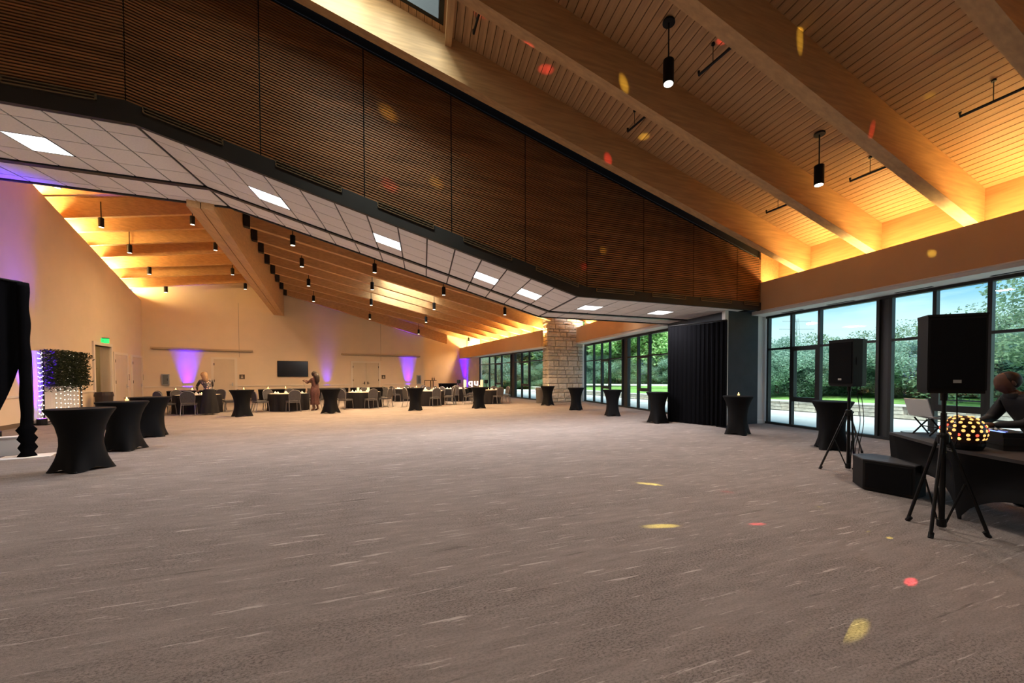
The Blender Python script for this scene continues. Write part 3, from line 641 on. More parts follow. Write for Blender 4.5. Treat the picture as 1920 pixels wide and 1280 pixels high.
for (x, y) in ((549, 460), (566, 500), (578.6, 536), (588, 565), (702.5, 511), (698, 543), (696, 572), (693.4, 598), (832, 553), (814, 580), (799, 604), (785, 626), (946.7, 590)):
    P = PL(x, y, RA + Vector((0, 0, .62)), pn_)
    dd = (P - RA).dot(RN)
    if (P - EYE).y > 33: P = EYE + (P - EYE) * (31 / P.y)
    downlight(P, 7.52 - .19 * dd - .05, 'black cylinder downlight under the window side rafters, ' + ('row next to the ridge beam' if x < 620 else ('middle row' if x < 740 else 'row toward the window fascia')), 'downlights under the window side rafters', P_DOWN * (.05 if (x, y) in ((588, 565), (693.4, 598), (785, 626)) else 1.1))
LA, LB_, LC = lt[1][0], lt[-1][0], lt[-1][1]; lpn = (LB_ - LA).cross(LC - LA).normalized()
if lpn.z < 0: lpn = -lpn
for (x, y) in ((108, 352), (190, 426), (243, 474), (280, 514), (311, 548), (361, 421), (404, 469), (436, 515), (460, 542)):
    P = PL(x, y, LA - Vector((0, 0, 1.0)), lpn)
    zr = LA.z - ((P.x - LA.x) * lpn.x + (P.y - LA.y) * lpn.y) / lpn.z
    downlight(P, zr - .03, 'black cylinder downlight under the left rafters, ' + ('row beside the left wall' if x < 320 else 'row beside the ridge beam'), 'downlights under the left rafters', P_DOWN * (.04 if x < 320 or y > 530 else 1))

v = ALC - BWN * 2.4 - BWD * .2; downlight(Vector((v.x, v.y, 4.75)), 5.35, 'black cylinder downlight added out of view to brighten the alcove', None, P_DOWN * 1.1, 160)  # unseen fixture, added to brighten the alcove wall
for ch in list(dp.children): bpy.data.objects.remove(ch)
bpy.data.objects.remove(dp)
# ------------------------------------------------------------------ doors, signs, screens on the walls
def on_back(x, z=0, off=.0): v = bw(x) - BWN * off; return Vector((v.x, v.y, z))
BA = atan2(BWD.y, BWD.x)
def door(name, label, origin, rz, w, h, leaves=1, hinge_right=False):
    r = sempty(name, label, origin, rz)   # local x along the wall, -y into the room
    c = MB(); c.box(-.12, 0, -.05, .02, 0, h + .12); c.box(w, w + .12, -.05, .02, 0, h + .12); c.box(0, w, -.05, .02, h, h + .12); c.build('casing', RAILM, r)
    lw_ = w / leaves
    for i in range(leaves):
        d_ = MB(); d_.box(i * lw_ + .008, (i + 1) * lw_ - .008, -.035, .01, .01, h - .008); leaf = d_.build('door_leaf', DOORM, r)
        hx = (i + 1) * lw_ - .11 if (i == 0 and not hinge_right) else i * lw_ + .11
        hd = MB(); hd.box(hx - .03, hx + .03, -.05, -.034, .95, 1.15); hd.tube([(hx, -.05, 1.04), (hx, -.10, 1.04), (hx - (.13 if hx > i * lw_ + lw_ / 2 else -.13), -.10, 1.04)], .012, 8); hd.build('handle', STAIN if leaves == 1 else BLKM, leaf)
        ex = i * lw_ + .012 if hx > i * lw_ + lw_ / 2 else (i + 1) * lw_ - .012
        for zz in (.25, h / 2, h - .3):
            g_ = MB(); g_.tube([(ex, -.045, zz - .07), (ex, -.045, zz + .07)], .018, 8); g_.build('hinge', BLKM, leaf)
    return r
door('door_1', 'beige single door in the back wall', on_back(-11.62), BA, .93, 2.56)
door('door_2', 'beige double door in the back wall', on_back(-4.75), BA, 1.70, 2.52, 2)
LA_ = atan2(-LD.y, -LD.x)   # along the left wall toward the camera
def left_door(name, label, y_far, y_near, h):
    p, q = LW(y_near), LW(y_far); r = door(name, label, (p.x, p.y, 0), atan2((q - p).y, (q - p).x), (q - p).length, h, 1); return r
left_door('door_3', 'pale door in the left wall beside the open passage', 25.01, 23.56, 2.55)
left_door('door_4', 'pale door in the left wall next to the back corner', 27.0, 25.7, 2.52)
p, q = LW(OPEN[0]), LW(OPEN[1]); r = sempty('door_5', 'cased opening to the passage in the left wall', (p.x, p.y, 0), atan2((q - p).y, (q - p).x)); w = (q - p).length
c = MB(); c.box(-.14, 0, -.05, .3, 0, OPEN[2] + .14); c.box(w, w + .14, -.05, .3, 0, OPEN[2] + .14); c.box(0, w, -.05, .3, OPEN[2], OPEN[2] + .14); c.build('casing', RAILM, r)
def plaque(P, rz, w, h, label, name='door_sign'):
    t = thing(name, label, 'sign', P, rz)
    m_ = MB(); m_.box(-w / 2, w / 2, -.015, 0, -h / 2, h / 2); m_.build('plate', mat('brown_plaque', (.09, .065, .045), .5), t)
    m_ = MB(); m_.lathe([(.03, -.002), (.03, .002)], 10); o = m_.build('pictogram_head', mat('plaque_ink', (.45, .38, .30), .6), t); o.rotation_euler = (pi / 2, 0, 0); o.location = (0, -.017, h * .22)
    m_ = MB(); m_.add([(-.04, -.017, h * .08), (.04, -.017, h * .08), (.055, -.017, -h * .3), (-.055, -.017, -h * .3), (-.04, -.015, h * .08), (.04, -.015, h * .08), (.055, -.015, -h * .3), (-.055, -.015, -h * .3)], [(3, 2, 1, 0), (4, 5, 6, 7), (0, 1, 5, 4), (2, 3, 7, 6), (1, 2, 6, 5), (3, 0, 4, 7)]); m_.build('pictogram_body', MATS['plaque_ink'], t)
    return t
plaque(on_back(-10.43, 1.51, .002), BA, .26, .28, 'small brown plaque beside the single back door')
plaque(on_back(-2.83, 1.49, .002), BA, .26, .28, 'small brown plaque beside the double back door')
rl = atan2((LW(27) - LW(20)).y, (LW(27) - LW(20)).x)
for (y, lab) in ((25.25, 'tall brown plaque between the two pale left wall doors'), (27.22, 'tall brown plaque in the corner beside the last left wall door')):
    v = LW(y) + LN * .002; plaque(Vector((v.x, v.y, 1.5)), rl, .2, .3, lab)
v = LW(22.38) + LN * .01
ex = thing('exit_sign', 'lit green exit sign above the cased opening', 'exit sign', (v.x, v.y, 3.08), rl)
m_ = MB(); m_.box(-.05, .05, -.20, 0, .10, .13); m_.build('mounting_canopy', BLKP, ex)
m_ = MB(); m_.box(-.008, .008, -.20, -.03, -.10, .10); pnl = m_.build('panel', emis('exit_green', (.04, .90, .20), 1.1), ex)
m_ = MB(); m_.box(-.15, .15, -.03, -.015, -.10, .10); m_.build('face_panel', MATS['exit_green'], ex)
def text(body, size, loc, rot, m_, parent, name='lettering', ext=.002, align='CENTER', outline=0):
    cu = bpy.data.curves.new(name, 'FONT'); cu.body = body; cu.size = size; cu.extrude = ext; cu.align_x = align; cu.align_y = 'CENTER'
    if outline: cu.fill_mode = 'NONE'; cu.bevel_depth = outline
    o = bpy.data.objects.new(name, cu); COL.objects.link(o)
    dg = bpy.context.evaluated_depsgraph_get(); me = bpy.data.meshes.new_from_object(o.evaluated_get(dg)); bpy.data.objects.remove(o)
    me.materials.clear(); me.materials.append(m_); o = bpy.data.objects.new(name, me); COL.objects.link(o); o.parent = parent; o.location = loc; o.rotation_euler = rot; return o
text('EXIT', .13, (0, -.034, -.005), (pi / 2, 0, 0), mat('exit_ink', (.0, .10, .03), .6), ex)
# projector screen housings
for (x0, x1, lab) in ((-14.0, -9.93, 'long slim projection screen housing above the single back door'), (-5.41, -.29, 'long slim projection screen housing above the double back door')):
    t = thing('screen_housing', lab, 'screen housing', on_back(x0, 3.05), BA); L = (bw(x1) - bw(x0)).length
    m_ = MB(); m_.box(0, L, -.13, 0, 0, .10); m_.build('case', mat('tan_case', (.40, .31, .22), .6), t)
    m_ = MB(); m_.box(.06, L - .06, -.09, -.07, -.02, 0); m_.build('screen_slot', BASEM, t)
t = thing('wall_television', 'large black television on the back wall', 'television', on_back(-8.81, 1.52), BA); L = (bw(-7.26) - bw(-8.81)).length
m_ = MB(); m_.box(0, L, -.07, -.02, 0, 1.02); m_.build('bezel', BLKP, t); m_ = MB(); m_.box(.03, L - .03, -.074, -.07, .03, .99); m_.build('display', SCREEN, t); m_ = MB(); m_.box(L / 2 - .2, L / 2 + .2, -.02, 0, .3, .7); m_.build('wall_mount', BLKM, t)
for (x0, x1, z0, z1, lab) in ((-13.63, -13.34, 1.04, 1.67, 'steel wall cabinet in the back wall corner by the violet light'), (-.53, -.24, .95, 1.63, 'steel wall cabinet near the alcove edge')):
    t = thing('wall_cabinet', lab, 'wall cabinet', on_back(x0, z0), BA); L = (bw(x1) - bw(x0)).length
    m_ = MB(); m_.box(0, L, -.10, 0, 0, z1 - z0); m_.build('box', STAIN, t); m_ = MB(); m_.box(.05, L - .05, -.105, -.10, .06, z1 - z0 - .06); m_.build('door_panel', mat('grey_panel', (.16, .18, .20), .3, .4), t)
    m_ = MB(); m_.box(L - .08, L - .06, -.13, -.105, .25, .38); m_.build('handle', BLKM, t)

# violet uplights
def uplight(P, n_wall, lab, pwr=P_VIOLET, ang=24, tilt=.05):
    t = thing('uplight', lab, 'uplight', (P.x, P.y, 0))
    m_ = MB(); m_.lathe([(.10, .02), (.11, .03), (.11, .2), (.09, .21)], 16); m_.build('lamp_body', BLKP, t)
    m_ = MB(); m_.lathe([(.085, .21), (.085, .216)], 16); m_.build('lens', emis('violet_lens', (.25, .05, 1.0), 6.0), t)
    m_ = MB(); m_.box(-.12, .12, -.02, .02, 0, .02); m_.build('bracket', BLKM, t)
    sd = Vector((n_wall.y, -n_wall.x, 0))
    for k_ in (-1, 0, 1):
        l = lamp('violet_beam', 'SPOT', sd * (.055 * k_) + Vector((0, 0, .24)), pwr / 3, VIOLET, t, spot_size=radians(ang), spot_blend=.9, shadow_soft_size=.05); aim(l, Vector((n_wall.x * tilt + sd.x * .05 * k_, n_wall.y * tilt + sd.y * .05 * k_, 1)))
uplight(bw(-12.66) - BWN * .20, BWN, 'violet uplight on the floor below the corner of the back wall')
uplight(bw(-6.25) - BWN * .20, BWN, 'violet uplight behind the buffet table right of the television', P_VIOLET * .16)
uplight(bw(-1.15) - BWN * .20, BWN, 'violet uplight between the double door and the alcove edge')
uplight(isect(EYE, ray(873, 705), ALC, BWN) - BWN * .3, BWN, 'violet uplight in the alcove corner by the windows', P_VIOLET * 1.6)
uplight(LW(16.9) + LN * .3, -LN, 'violet uplight at the left wall behind the black drape', P_VIOLET * 1.2, 38)
uplight(LW(13.2) + LN * .9, -LN, 'violet uplight hidden behind the black drape', P_VIOLET * .8, 45, .0)

# ------------------------------------------------------------------ spandex tables, round tables, chairs
def cocktail_proto():
    t = thing('cocktail_table', 'x', 'cocktail table')
    prof = [(1.0, .378), (.985, .382), (.95, .362), (.86, .316), (.72, .268), (.55, .238), (.42, .236), (.30, .248), (.18, .268), (.08, .29), (0, .31)]
    n_ = 48; m_ = MB(); vs = []; fs = []
    for i, (zz, r) in enumerate(prof):
        for k in range(n_):
            th = 2 * pi * k / n_; c4 = (cos(4 * th) + 1) / 2; f = max(0, 1 - zz / .5); c8 = c4 ** 2.0
            rr = r + f * f * (.06 * c8 - .055 * (1 - c8)); z_ = zz * 1.015 + (.055 * (1 - c4) ** 1.5 * max(0, 1 - zz / .3))
            vs.append((rr * cos(th), rr * sin(th), z_))
    for i in range(len(prof) - 1):
        for k in range(n_): fs.append((i * n_ + k, (i + 1) * n_ + k, (i + 1) * n_ + (k + 1) % n_, i * n_ + (k + 1) % n_))
    m_.add(vs, fs); m_.build('spandex_cover', SPANDEX, t, True)
    m_ = MB(); m_.lathe([(.378, 1.013), (.376, 1.019), (.02, 1.02)], 40); m_.build('table_top', SPANDEX, t)
    ft = MB().lathe([(.03, 0), (.035, .012), (.02, .03)], 10).mesh('foot', BLKP)
    for k in range(4): inst(ft, 'foot', t, (.335 * cos(k * pi / 2), .335 * sin(k * pi / 2), 0))
    return t
ct = cocktail_proto()
CT = [((-5.32, 8.67), 'black spandex cocktail table closest to the black drape'), ((-5.93, 10.7), 'black spandex cocktail table with a candle, middle of three by the left wall'), ((-6.57, 12.82), 'black spandex cocktail table in front of the left wall doors'),
      ((-6.6, 18.11), 'black spandex cocktail table between the two tables where women stand'), ((-3.68, 18.38), 'black spandex cocktail table right of the standing woman'), ((-.36, 18.47), 'black spandex cocktail table in front of the violet beam near the alcove'), ((2.49, 18.62), 'black spandex cocktail table before the marquee letters'),
      ((6.18, 19.22), 'black spandex cocktail table before the left edge of the stone pier'), ((6.57, 16.17), 'black spandex cocktail table before the right part of the stone pier'), ((6.93, 13.26), 'black spandex cocktail table before the windows right of the pier'), ((7.31, 10.74), 'black spandex cocktail table at the left edge of the black curtain'), ((7.9, 7.89), 'black spandex cocktail table with a candle before the charcoal wall'), ((8.16, 5.56), 'black spandex cocktail table behind the smaller loudspeaker')]
for i, ((x, y), lab) in enumerate(CT):
    o = ct if i == 0 else dup(ct); o.location = (x, y, 0); o.rotation_euler = (0, 0, .35 + i * .37); tag(o, lab, 'cocktail table', 'black spandex cocktail tables')
def votive_proto():
    t = thing('votive_candle', 'x', 'candle')
    m_ = MB(); m_.lathe([(.03, 0), (.038, .01), (.042, .085), (.039, .085), (.034, .015)], 16); m_.build('glass_cup', glass('votive_glass', (.95, .9, .8)), t)
    m_ = MB(); m_.lathe([(.028, .012), (.028, .05)], 12); m_.build('wax', mat('lit_wax', (.8, .7, .5), .6, emit=(1, .72, .35), estr=1.6), t)
    m_ = MB(); m_.lathe([(.002, .05), (.008, .06), (.006, .075), (.001, .09)], 8); m_.build('flame', emis('flame', (1, .75, .35), 14), t)
    return t
vp = votive_proto(); vfirst = [True]
def votive(x, y, z, lab, grp=None):
    o = vp if vfirst[0] else dup(vp); vfirst[0] = False; o.location = (x, y, z); tag(o, lab, 'candle', grp); return o
for (i, lab) in ((1, 'lit votive candle on the middle cocktail table by the left wall'), (3, 'lit votive candle on the cocktail table between the two women'), (7, 'lit votive candle on the cocktail table at the left edge of the stone pier'), (11, 'lit votive candle on the cocktail table before the charcoal wall'), (6, 'lit votive candle on the cocktail table before the marquee letters'), (5, 'lit votive candle on the cocktail table before the violet beam')):
    votive(CT[i][0][0] + .05, CT[i][0][1] + .03, 1.02, lab, 'candles on the cocktail tables')

def chair_proto():
    t = thing('banquet_chair', 'x', 'chair')      # faces +y
    m_ = MB(); m_.prism([(-.21, -.21), (.21, -.21), (.225, .17), (.19, .22), (-.19, .22), (-.225, .17)], .42, .475); m_.build('seat', CHAIRF, t)
    pts = [(-.19, .50), (-.205, .70), (-.20, .80), (-.165, .88), (-.09, .93), (0, .945), (.09, .93), (.165, .88), (.20, .80), (.205, .70), (.19, .50)]
    m_ = MB(); lean = lambda z: -.20 - (z - .46) * .16
    vs = [(x, lean(z) + .02, z) for x, z in pts] + [(x, lean(z) - .025, z) for x, z in pts]; n_ = len(pts)
    m_.add(vs, [tuple(range(n_ - 1, -1, -1)), tuple(range(n_, 2 * n_))] + [(i, (i + 1) % n_, n_ + (i + 1) % n_, n_ + i) for i in range(n_)]); m_.build('backrest', CHAIRF, t)
    m_ = MB(); m_.tube([(x * 1.03, lean(z) - .003, z + .006) for x, z in pts], .012, 6); m_.build('back_frame', CHAIRM, t)
    for sx in (-1, 1):
        m_ = MB(); m_.tube([(sx * .19, .19, .43), (sx * .20, .22, .22), (sx * .205, .235, 0)], .0125, 6); m_.build('leg', CHAIRM, t)
        m_ = MB(); m_.tube([(sx * .19, lean(.5), .52), (sx * .195, -.20, .42), (sx * .205, -.24, .2), (sx * .21, -.29, 0)], .0125, 6); m_.build('leg', CHAIRM, t)
    m_ = MB(); m_.tube([(-.2, .20, .415), (.2, .20, .415), (.205, -.2, .415), (-.205, -.2, .415), (-.2, .2, .415)], .011, 6); m_.build('seat_frame', CHAIRM, t)
    return t
cp = chair_proto(); cfirst = [True]
def rt_proto():
    t = thing('round_table', 'x', 'table'); n_ = 72; R_ = .76; m_ = MB(); vs = []; fs = []
    prof = [(R_ - .01, .765), (R_, .757), (R_ + .005, .70), (R_ + .012, .45), (R_ + .02, .2), (R_ + .028, .012)]
    for (r, z) in prof:
        f = (.765 - z) / .765
        for k in range(n_):
            th = 2 * pi * k / n_; w_ = f * (.030 * sin(14 * th) + .018 * sin(9 * th + 1)); vs.append(((r + w_ - .02 * f) * cos(th), (r + w_ - .02 * f) * sin(th), z))
    for i in range(len(prof) - 1):
        for k in range(n_): fs.append((i * n_ + k, (i + 1) * n_ + k, (i + 1) * n_ + (k + 1) % n_, i * n_ + (k + 1) % n_))
    fs.append(tuple(range(n_))); m_.add(vs, fs); m_.build('tablecloth', CLOTH, t, False)
    m_ = MB(); m_.box(-.03, .03, -.03, .03, 0, .70); m_.build('pedestal', BLKM, t)
    return t
rtp = rt_proto(); rfirst = [True]
def overlay_proto():
    m_ = MB(); m_.lathe([(.70, .0), (.70, .004)], 40); return m_.mesh('table_overlay', LINEN)
OVM = overlay_proto()
def cam_dir(P): d = Vector((-P[0], -P[1], 0)); return d.normalized()
TB = [((372, 776), [-58, -14, 78, 110, 146, -112, -150], 'beside the leaning woman'),
      ((542, 771), [-66, -98, 8, 76, 140, -142, 180], 'in front of the television'),
      ((683, 765.4), [-78, -44, 16, 62, 95, 132, -130, 180], 'in front of the double back door'),
      ((805, 761), [-62, 15, 74, 104, 150, 182, -140], 'with the folded white napkins'),
      ((855, 752.5), [-2, 60, -62, 120, 180], 'set with the marquee letters'),
      ((913, 757.5), [-68, 36, 76, 118, 160, -150], 'closest to the dining end windows'),
      ((762, 752.5), [-82, -34, 52, 180, 130], 'below the violet beam')]
RTC = []
for i, (px, angs, wh) in enumerate(TB):
    f_ = G(*px); d = f_.xy.to_3d().normalized(); Cn = f_ + d * .74; RTC.append(Cn)
    o = rtp if rfirst[0] else dup(rtp); rfirst[0] = False; o.location = (Cn.x, Cn.y, 0); o.rotation_euler = (0, 0, i * .5); tag(o, 'round table under a floor length black cloth ' + wh, 'table', 'round dining tables')
    ov = bpy.data.objects.new('table_runner', OVM); COL.objects.link(ov); ov.location = (Cn.x, Cn.y, .7655); tag(ov, 'round ivory overlay on the table ' + wh, 'tablecloth', 'ivory table overlays')
    base = atan2(-d.y, -d.x)
    for a_ in angs:
        th = base + radians(a_); r_ = 1.07 + .04 * sin(a_ * 3.1)
        c = cp if cfirst[0] else dup(cp); cfirst[0] = False
        c.location = (Cn.x + r_ * cos(th), Cn.y + r_ * sin(th), 0); c.rotation_euler = (0, 0, th + pi / 2 + .12 * sin(a_ * 1.7))
        sd_ = 'dance floor side' if abs(a_) < 36 else ('left wall side' if -115 < a_ < 0 else ('window side' if 0 < a_ < 115 else 'back wall side'))
        tag(c, 'grey banquet chair, ' + sd_ + ' of table ' + wh, 'chair', 'chairs at the table ' + wh)
# table settings
def napkin_proto():
    t = thing('folded_napkin', 'x', 'napkin'); m_ = MB(); n_ = 12
    m_.add([(0, 0, .20)] + [((.075 + .02 * (k % 2)) * cos(2 * pi * k / n_), (.05 + .02 * (k % 2)) * sin(2 * pi * k / n_), 0) for k in range(n_)], [(0, 1 + k, 1 + (k + 1) % n_) for k in range(n_)] + [tuple(range(n_, 0, -1))])
    m_.build('folded_cone', NAPK, t); m_ = MB(); m_.lathe([(.062, .03), (.068, .035), (.062, .045)], 14); m_.build('napkin_ring', STAIN, t); return t
npk = napkin_proto(); nfirst = [True]
for i, Cn in enumerate(RTC):
    wh = TB[i][2]
    for k in range(6):
        th = k * pi / 3 + i; o = npk if nfirst[0] else dup(npk); nfirst[0] = False
        o.location = (Cn.x + .52 * cos(th), Cn.y + .52 * sin(th), .77); o.scale = (1, 1, 1) if i == 3 else (.8, .8, .55); tag(o, 'white folded napkin on the round table ' + wh, 'napkin', 'napkins on the table ' + wh)
    for (dx, dy) in ((.1, .05), (-.12, -.06)): votive(Cn.x + dx, Cn.y + dy, .77, 'lit votive candle on the round table ' + wh, 'candles on the table ' + wh)
# lantern lamps on the table before the double door and the marquee table
def lantern(P, lab, col=(1, .85, .5), h=.22, r=.055):
    t = thing('table_lantern', lab, 'lantern', P)
    m_ = MB(); m_.lathe([(r + .01, 0), (r + .01, .015)], 16); m_.build('base', BLKP, t)
    m_ = MB(); m_.lathe([(r * .92, .015), (r, h * .5), (r * .92, h)], 16); m_.build('shade', mat('lantern_glow', (.8, .72, .5), .6, emit=(1, .80, .40), estr=.55), t)
    return t
C3 = RTC[2]; lantern((C3.x - .25, C3.y - .1, .77), 'tall glowing table lantern left on the table before the double door'); lantern((C3.x + .22, C3.y - .25, .77), 'glowing table lantern beside the front chair before the double door')
for i in range(0): pass
# buffet tables in spandex along the back wall
def spandex_rect(name, label, corners, h, cat, group=None, arch=.32):
    """corners ccw seen from above, spandex stretched from the top edge to feet at the corners"""
    c_ = sum((Vector((*p, 0)) for p in corners), Vector()) / len(corners); t = thing(name, label, cat, (c_.x, c_.y, 0), 0, group)
    cs_ = [Vector((*p, 0)) - c_ for p in corners]; n_ = len(cs_); m_ = MB(); vs = []; fs = []; R_ = 9; S_ = 12; ring = n_ * S_
    for j in range(R_):
        v = j / (R_ - 1)
        for i in range(n_):
            a_, b_ = cs_[i], cs_[(i + 1) % n_]
            for s in range(S_):
                u = s / S_; p = a_.lerp(b_, u); e = 4 * u * (1 - u); pinch = .14 * sin(pi * min(1, v * 1.05)) * e + .05 * v * e
                inw = -p.normalized() * min(pinch + .07 * v, .3)
                zz = h * (1 - v) + v * arch * e ** .7
                vs.append(tuple(p + inw + Vector((0, 0, zz))))
    for j in range(R_ - 1):
        for k in range(ring): fs.append((j * ring + k, (j + 1) * ring + k, (j + 1) * ring + (k + 1) % ring, j * ring + (k + 1) % ring))
    m_.add(vs, fs); m_.build('spandex_cover', SPANDEX, t, True)
    m_ = MB(); m_.prism([(p.x, p.y) for p in cs_], h - .03, h + .004); m_.build('table_top', mat('table_top_cloth', (.030, .028, .030), .55), t)
    for p in cs_:
        q = p * (1 - .09 / p.length); m_ = MB(); m_.tube([(q.x, q.y, 0), (q.x, q.y, h - .04)], .016, 8); m_.build('leg', BLKM, t)
    return t
def buffet(x0, x1, off, lab, d_=.75):
    p, q = bw(x0) - BWN * off, bw(x1) - BWN * off
    return spandex_rect('buffet_table', lab, [tuple((p - BWN * d_).xy), tuple((q - BWN * d_).xy), tuple(q.xy), tuple(p.xy)], .76, 'buffet table', 'black buffet tables along the back wall', .12)
buffet(-9.75, -7.55, .9, 'black spandex buffet table below the television'); buffet(-7.4, -5.3, .9, 'black spandex buffet table right of the television')
buffet(-13.3, -11.3, .9, 'black spandex buffet table below the corner violet beam'); buffet(-5.1, -3.0, 1.0, 'black spandex buffet table before the double door')
for (x, lab) in ((-9.3, 'lit votive at the left end of the buffet below the television'), (-8.5, 'lit votive at the middle of the buffet below the television'), (-6.9, 'lit votive on the buffet right of the television'), (-13.0, 'lit votive at the corner end of the buffet below the violet beam'), (-12.4, 'lit votive in the middle of the buffet below the violet beam'), (-11.7, 'lit votive at the door end of the buffet below the violet beam')):
    v = bw(x) - BWN * 1.3; votive(v.x, v.y, .766, lab, 'candles on the buffet tables').scale = (1.6, 1.6, 1.5)
# serving tables in the alcove with marquee letters and lamps
A0 = G(800, 745.5); 
def alc(px, off): v_ = isect(EYE, ray(px, 705), ALC - BWN * off, BWN); return Vector((v_.x, v_.y, 0))
p, q = alc(822, 3.6), alc(850, 3.6)
spandex_rect('buffet_table', 'black serving table against the alcove light', [tuple((p - BWN * .75).xy), tuple((q - BWN * .75).xy), tuple(q.xy), tuple(p.xy)], .95, 'buffet table', 'black buffet tables along the back wall', .1)
p, q = alc(787, 3.9), alc(816, 3.9); d_ = (q - p).normalized()
sv = thing('serving_cart', 'dark open frame serving cart before the alcove', 'cart', p, atan2(d_.y, d_.x)); L = (q - p).length
m_ = MB(); m_.box(0, L, -.3, .3, 1.17, 1.22); m_.build('top_shelf', mat('dark_wood', (.05, .03, .022), .5), sv)
m_ = MB(); m_.box(.1, L - .1, -.28, .28, .45, .49); m_.build('lower_shelf', MATS['dark_wood'], sv)
for sx in (L * .22, L * .78):
    for sy in (-.26, .26): m_ = MB(); m_.box(sx - .03, sx + .03, sy - .03, sy + .03, 0, 1.17); m_.build('leg', MATS['dark_wood'], sv)
for i, (f_, lab) in enumerate(((.84, 'small dark bottle on the serving cart, left of two'), (.97, 'small dark bottle on the serving cart, right of two'))):
    P = p + d_ * (L * f_ - .05); t = thing('bottle', lab, 'bottle', (P.x, P.y, 1.22)); m_ = MB(); m_.lathe([(.035, 0), (.04, .02), (.04, .15), (.015, .2), (.015, .24)], 12); m_.build('bottle_body', mat('dark_glass', (.03, .012, .012), .15), t); m_ = MB(); m_.lathe([(.017, .24), (.017, .265)], 10); m_.build('cap', BLKP, t)
C5 = RTC[4]; ax = Vector((RT.x, RT.y, 0))
# head table behind the marquee table carrying letters and lamps
hp = C5 + Vector((FW.x, FW.y, 0)).normalized() * 1.75
h0, h1 = hp - ax * .35, hp + ax * 1.75; dn = Vector((-ax.y, ax.x, 0))
spandex_rect('head_table', 'black spandex head table carrying the marquee letters', [tuple((h0 - dn * .3).xy), tuple((h1 - dn * .3).xy), tuple((h1 + dn * .4).xy), tuple((h0 + dn * .4).xy)], .80, 'table', None, .1)
def lampshade(f, lab):
    P = h0.lerp(h1, f); t = thing('table_lamp', lab, 'lamp', (P.x, P.y, .805))
    m_ = MB(); m_.lathe([(.07, 0), (.07, .02), (.02, .03), (.02, .28)], 14); m_.build('lamp_foot', BLKM, t); m_ = MB(); m_.lathe([(.10, .26), (.125, .28), (.125, .50), (.11, .50)], 18); m_.build('lamp_shade', BLKP, t)
lampshade(.02, 'dark drum lamp left of the marquee letters'); lampshade(.90, 'dark drum lamp right of the marquee letters')
for f, lab in ((.22, 'tall yellow glowing lantern left of the marquee letters'), (.76, 'tall yellow glowing lantern right of the marquee letters')):
    P = h0.lerp(h1, f); lantern((P.x, P.y, .805), lab, h=.5, r=.10)
for f, ch, lab in ((.40, 'q', 'white outline letter q on the head table'), (.58, 'u', 'white outline letter u on the head table')):
    P = h0.lerp(h1, f); t = thing('marquee_letter', lab, 'letter', (P.x, P.y, .805), atan2(ax.y, ax.x))
    m_ = MB(); m_.box(-.14, .14, -.05, .05, 0, .015); m_.build('base', NAPK, t)
    text(ch, .62, (0, 0, .30), (pi / 2, 0, 0), mat('marquee_white', (.8, .75, .8), .5, emit=(.9, .8, 1), estr=.5), t, 'letter_outline', .02, 'CENTER', .022)

# ------------------------------------------------------------------ bins
def bin_(P, lab, m_c, r=.24, h=.86):
    t = thing('trash_bin', lab, 'bin', (P.x, P.y, 0)); m_ = MB(); m_.lathe([(r * .85, 0), (r * .9, .02), (r, h * .8)], 20); m_.build('bin_body', m_c, t)
    m_ = MB(); m_.lathe([(r + .02, h * .8), (r + .02, h * .86), (r * .98, h), (r * .6, h)], 20); m_.build('bin_lid', m_c, t); m_ = MB(); m_.lathe([(r * .6, h), (r * .55, h + .005)], 16); m_.build('bin_opening', BLKP, t)
v = LW(21.0) + LN * .42; bin_(v, 'dark brown round bin at the left wall opening', mat('dark_brown_bin', (.035, .025, .025), .5), .25, .90)
bin_(Vector((6.32, 21.05, 0)), 'grey brown bin at the left foot of the stone pier', mat('taupe_bin', (.10, .085, .075), .6), .26, .9)
#DRAPES
# ------------------------------------------------------------------ black curtain at the partition pocket
def drape_mesh(p, q, z0, z1f, folds, amp, n_=160, rows=14, th=.0, shift=None):
    p = Vector(p); q = Vector(q); d = (q - p).normalized(); nn = Vector((d.y, -d.x, 0)); m_ = MB(); vs = []; fs = []
    for j in range(rows):
        v = j / (rows - 1)
        for i in range(n_):
            u = i / (n_ - 1); zt = z1f(u); z = zt + (z0 - zt) * v; A = amp * (.35 + .65 * v) * (1 + .5 * sin(7 * u + 2))
            o_ = A * (sin(2 * pi * folds * u + .6 * sin(9 * u)) + .35 * sin(2 * pi * folds * 2.3 * u + 3 * v))
            P = p.lerp(q, u) + nn * o_
            if shift: P += shift(u, v)
            vs.append((P.x, P.y, z))
    for j in range(rows - 1):
        for i in range(n_ - 1): fs.append((j * n_ + i, (j + 1) * n_ + i, (j + 1) * n_ + i + 1, j * n_ + i + 1))
    return m_.add(vs, fs)
cb0, cb1 = G(1252, 790), G(1361, 801)
t = thing('pipe_and_drape', 'tall black pleated curtain on a frame beside the charcoal wall', 'curtain', ((cb0 + cb1) / 2).to_tuple())
og = (cb0 + cb1) / 2
drape_mesh(cb0 - og, cb1 - og, .012, lambda u: 3.23 - .03 * sin(pi * u), 13, .022).build('curtain_cloth', BLACKF, t, True)
for e_ in (cb0 - og, cb1 - og):
    m_ = MB(); m_.tube([e_ + Vector((.05, .05, 0)), e_ + Vector((.05, .05, 3.25))], .02, 8); m_.build('upright_pole', BLKM, t)
    m_ = MB(); m_.box(e_.x - .15, e_.x + .25, e_.y - .15, e_.y + .25, 0, .012); m_.build('base_plate', BLKM, t)
m_ = MB(); m_.tube([cb0 - og + Vector((0, 0, 3.24)), cb1 - og + Vector((0, 0, 3.24))], .02, 8); m_.build('cross_bar', BLKM, t)

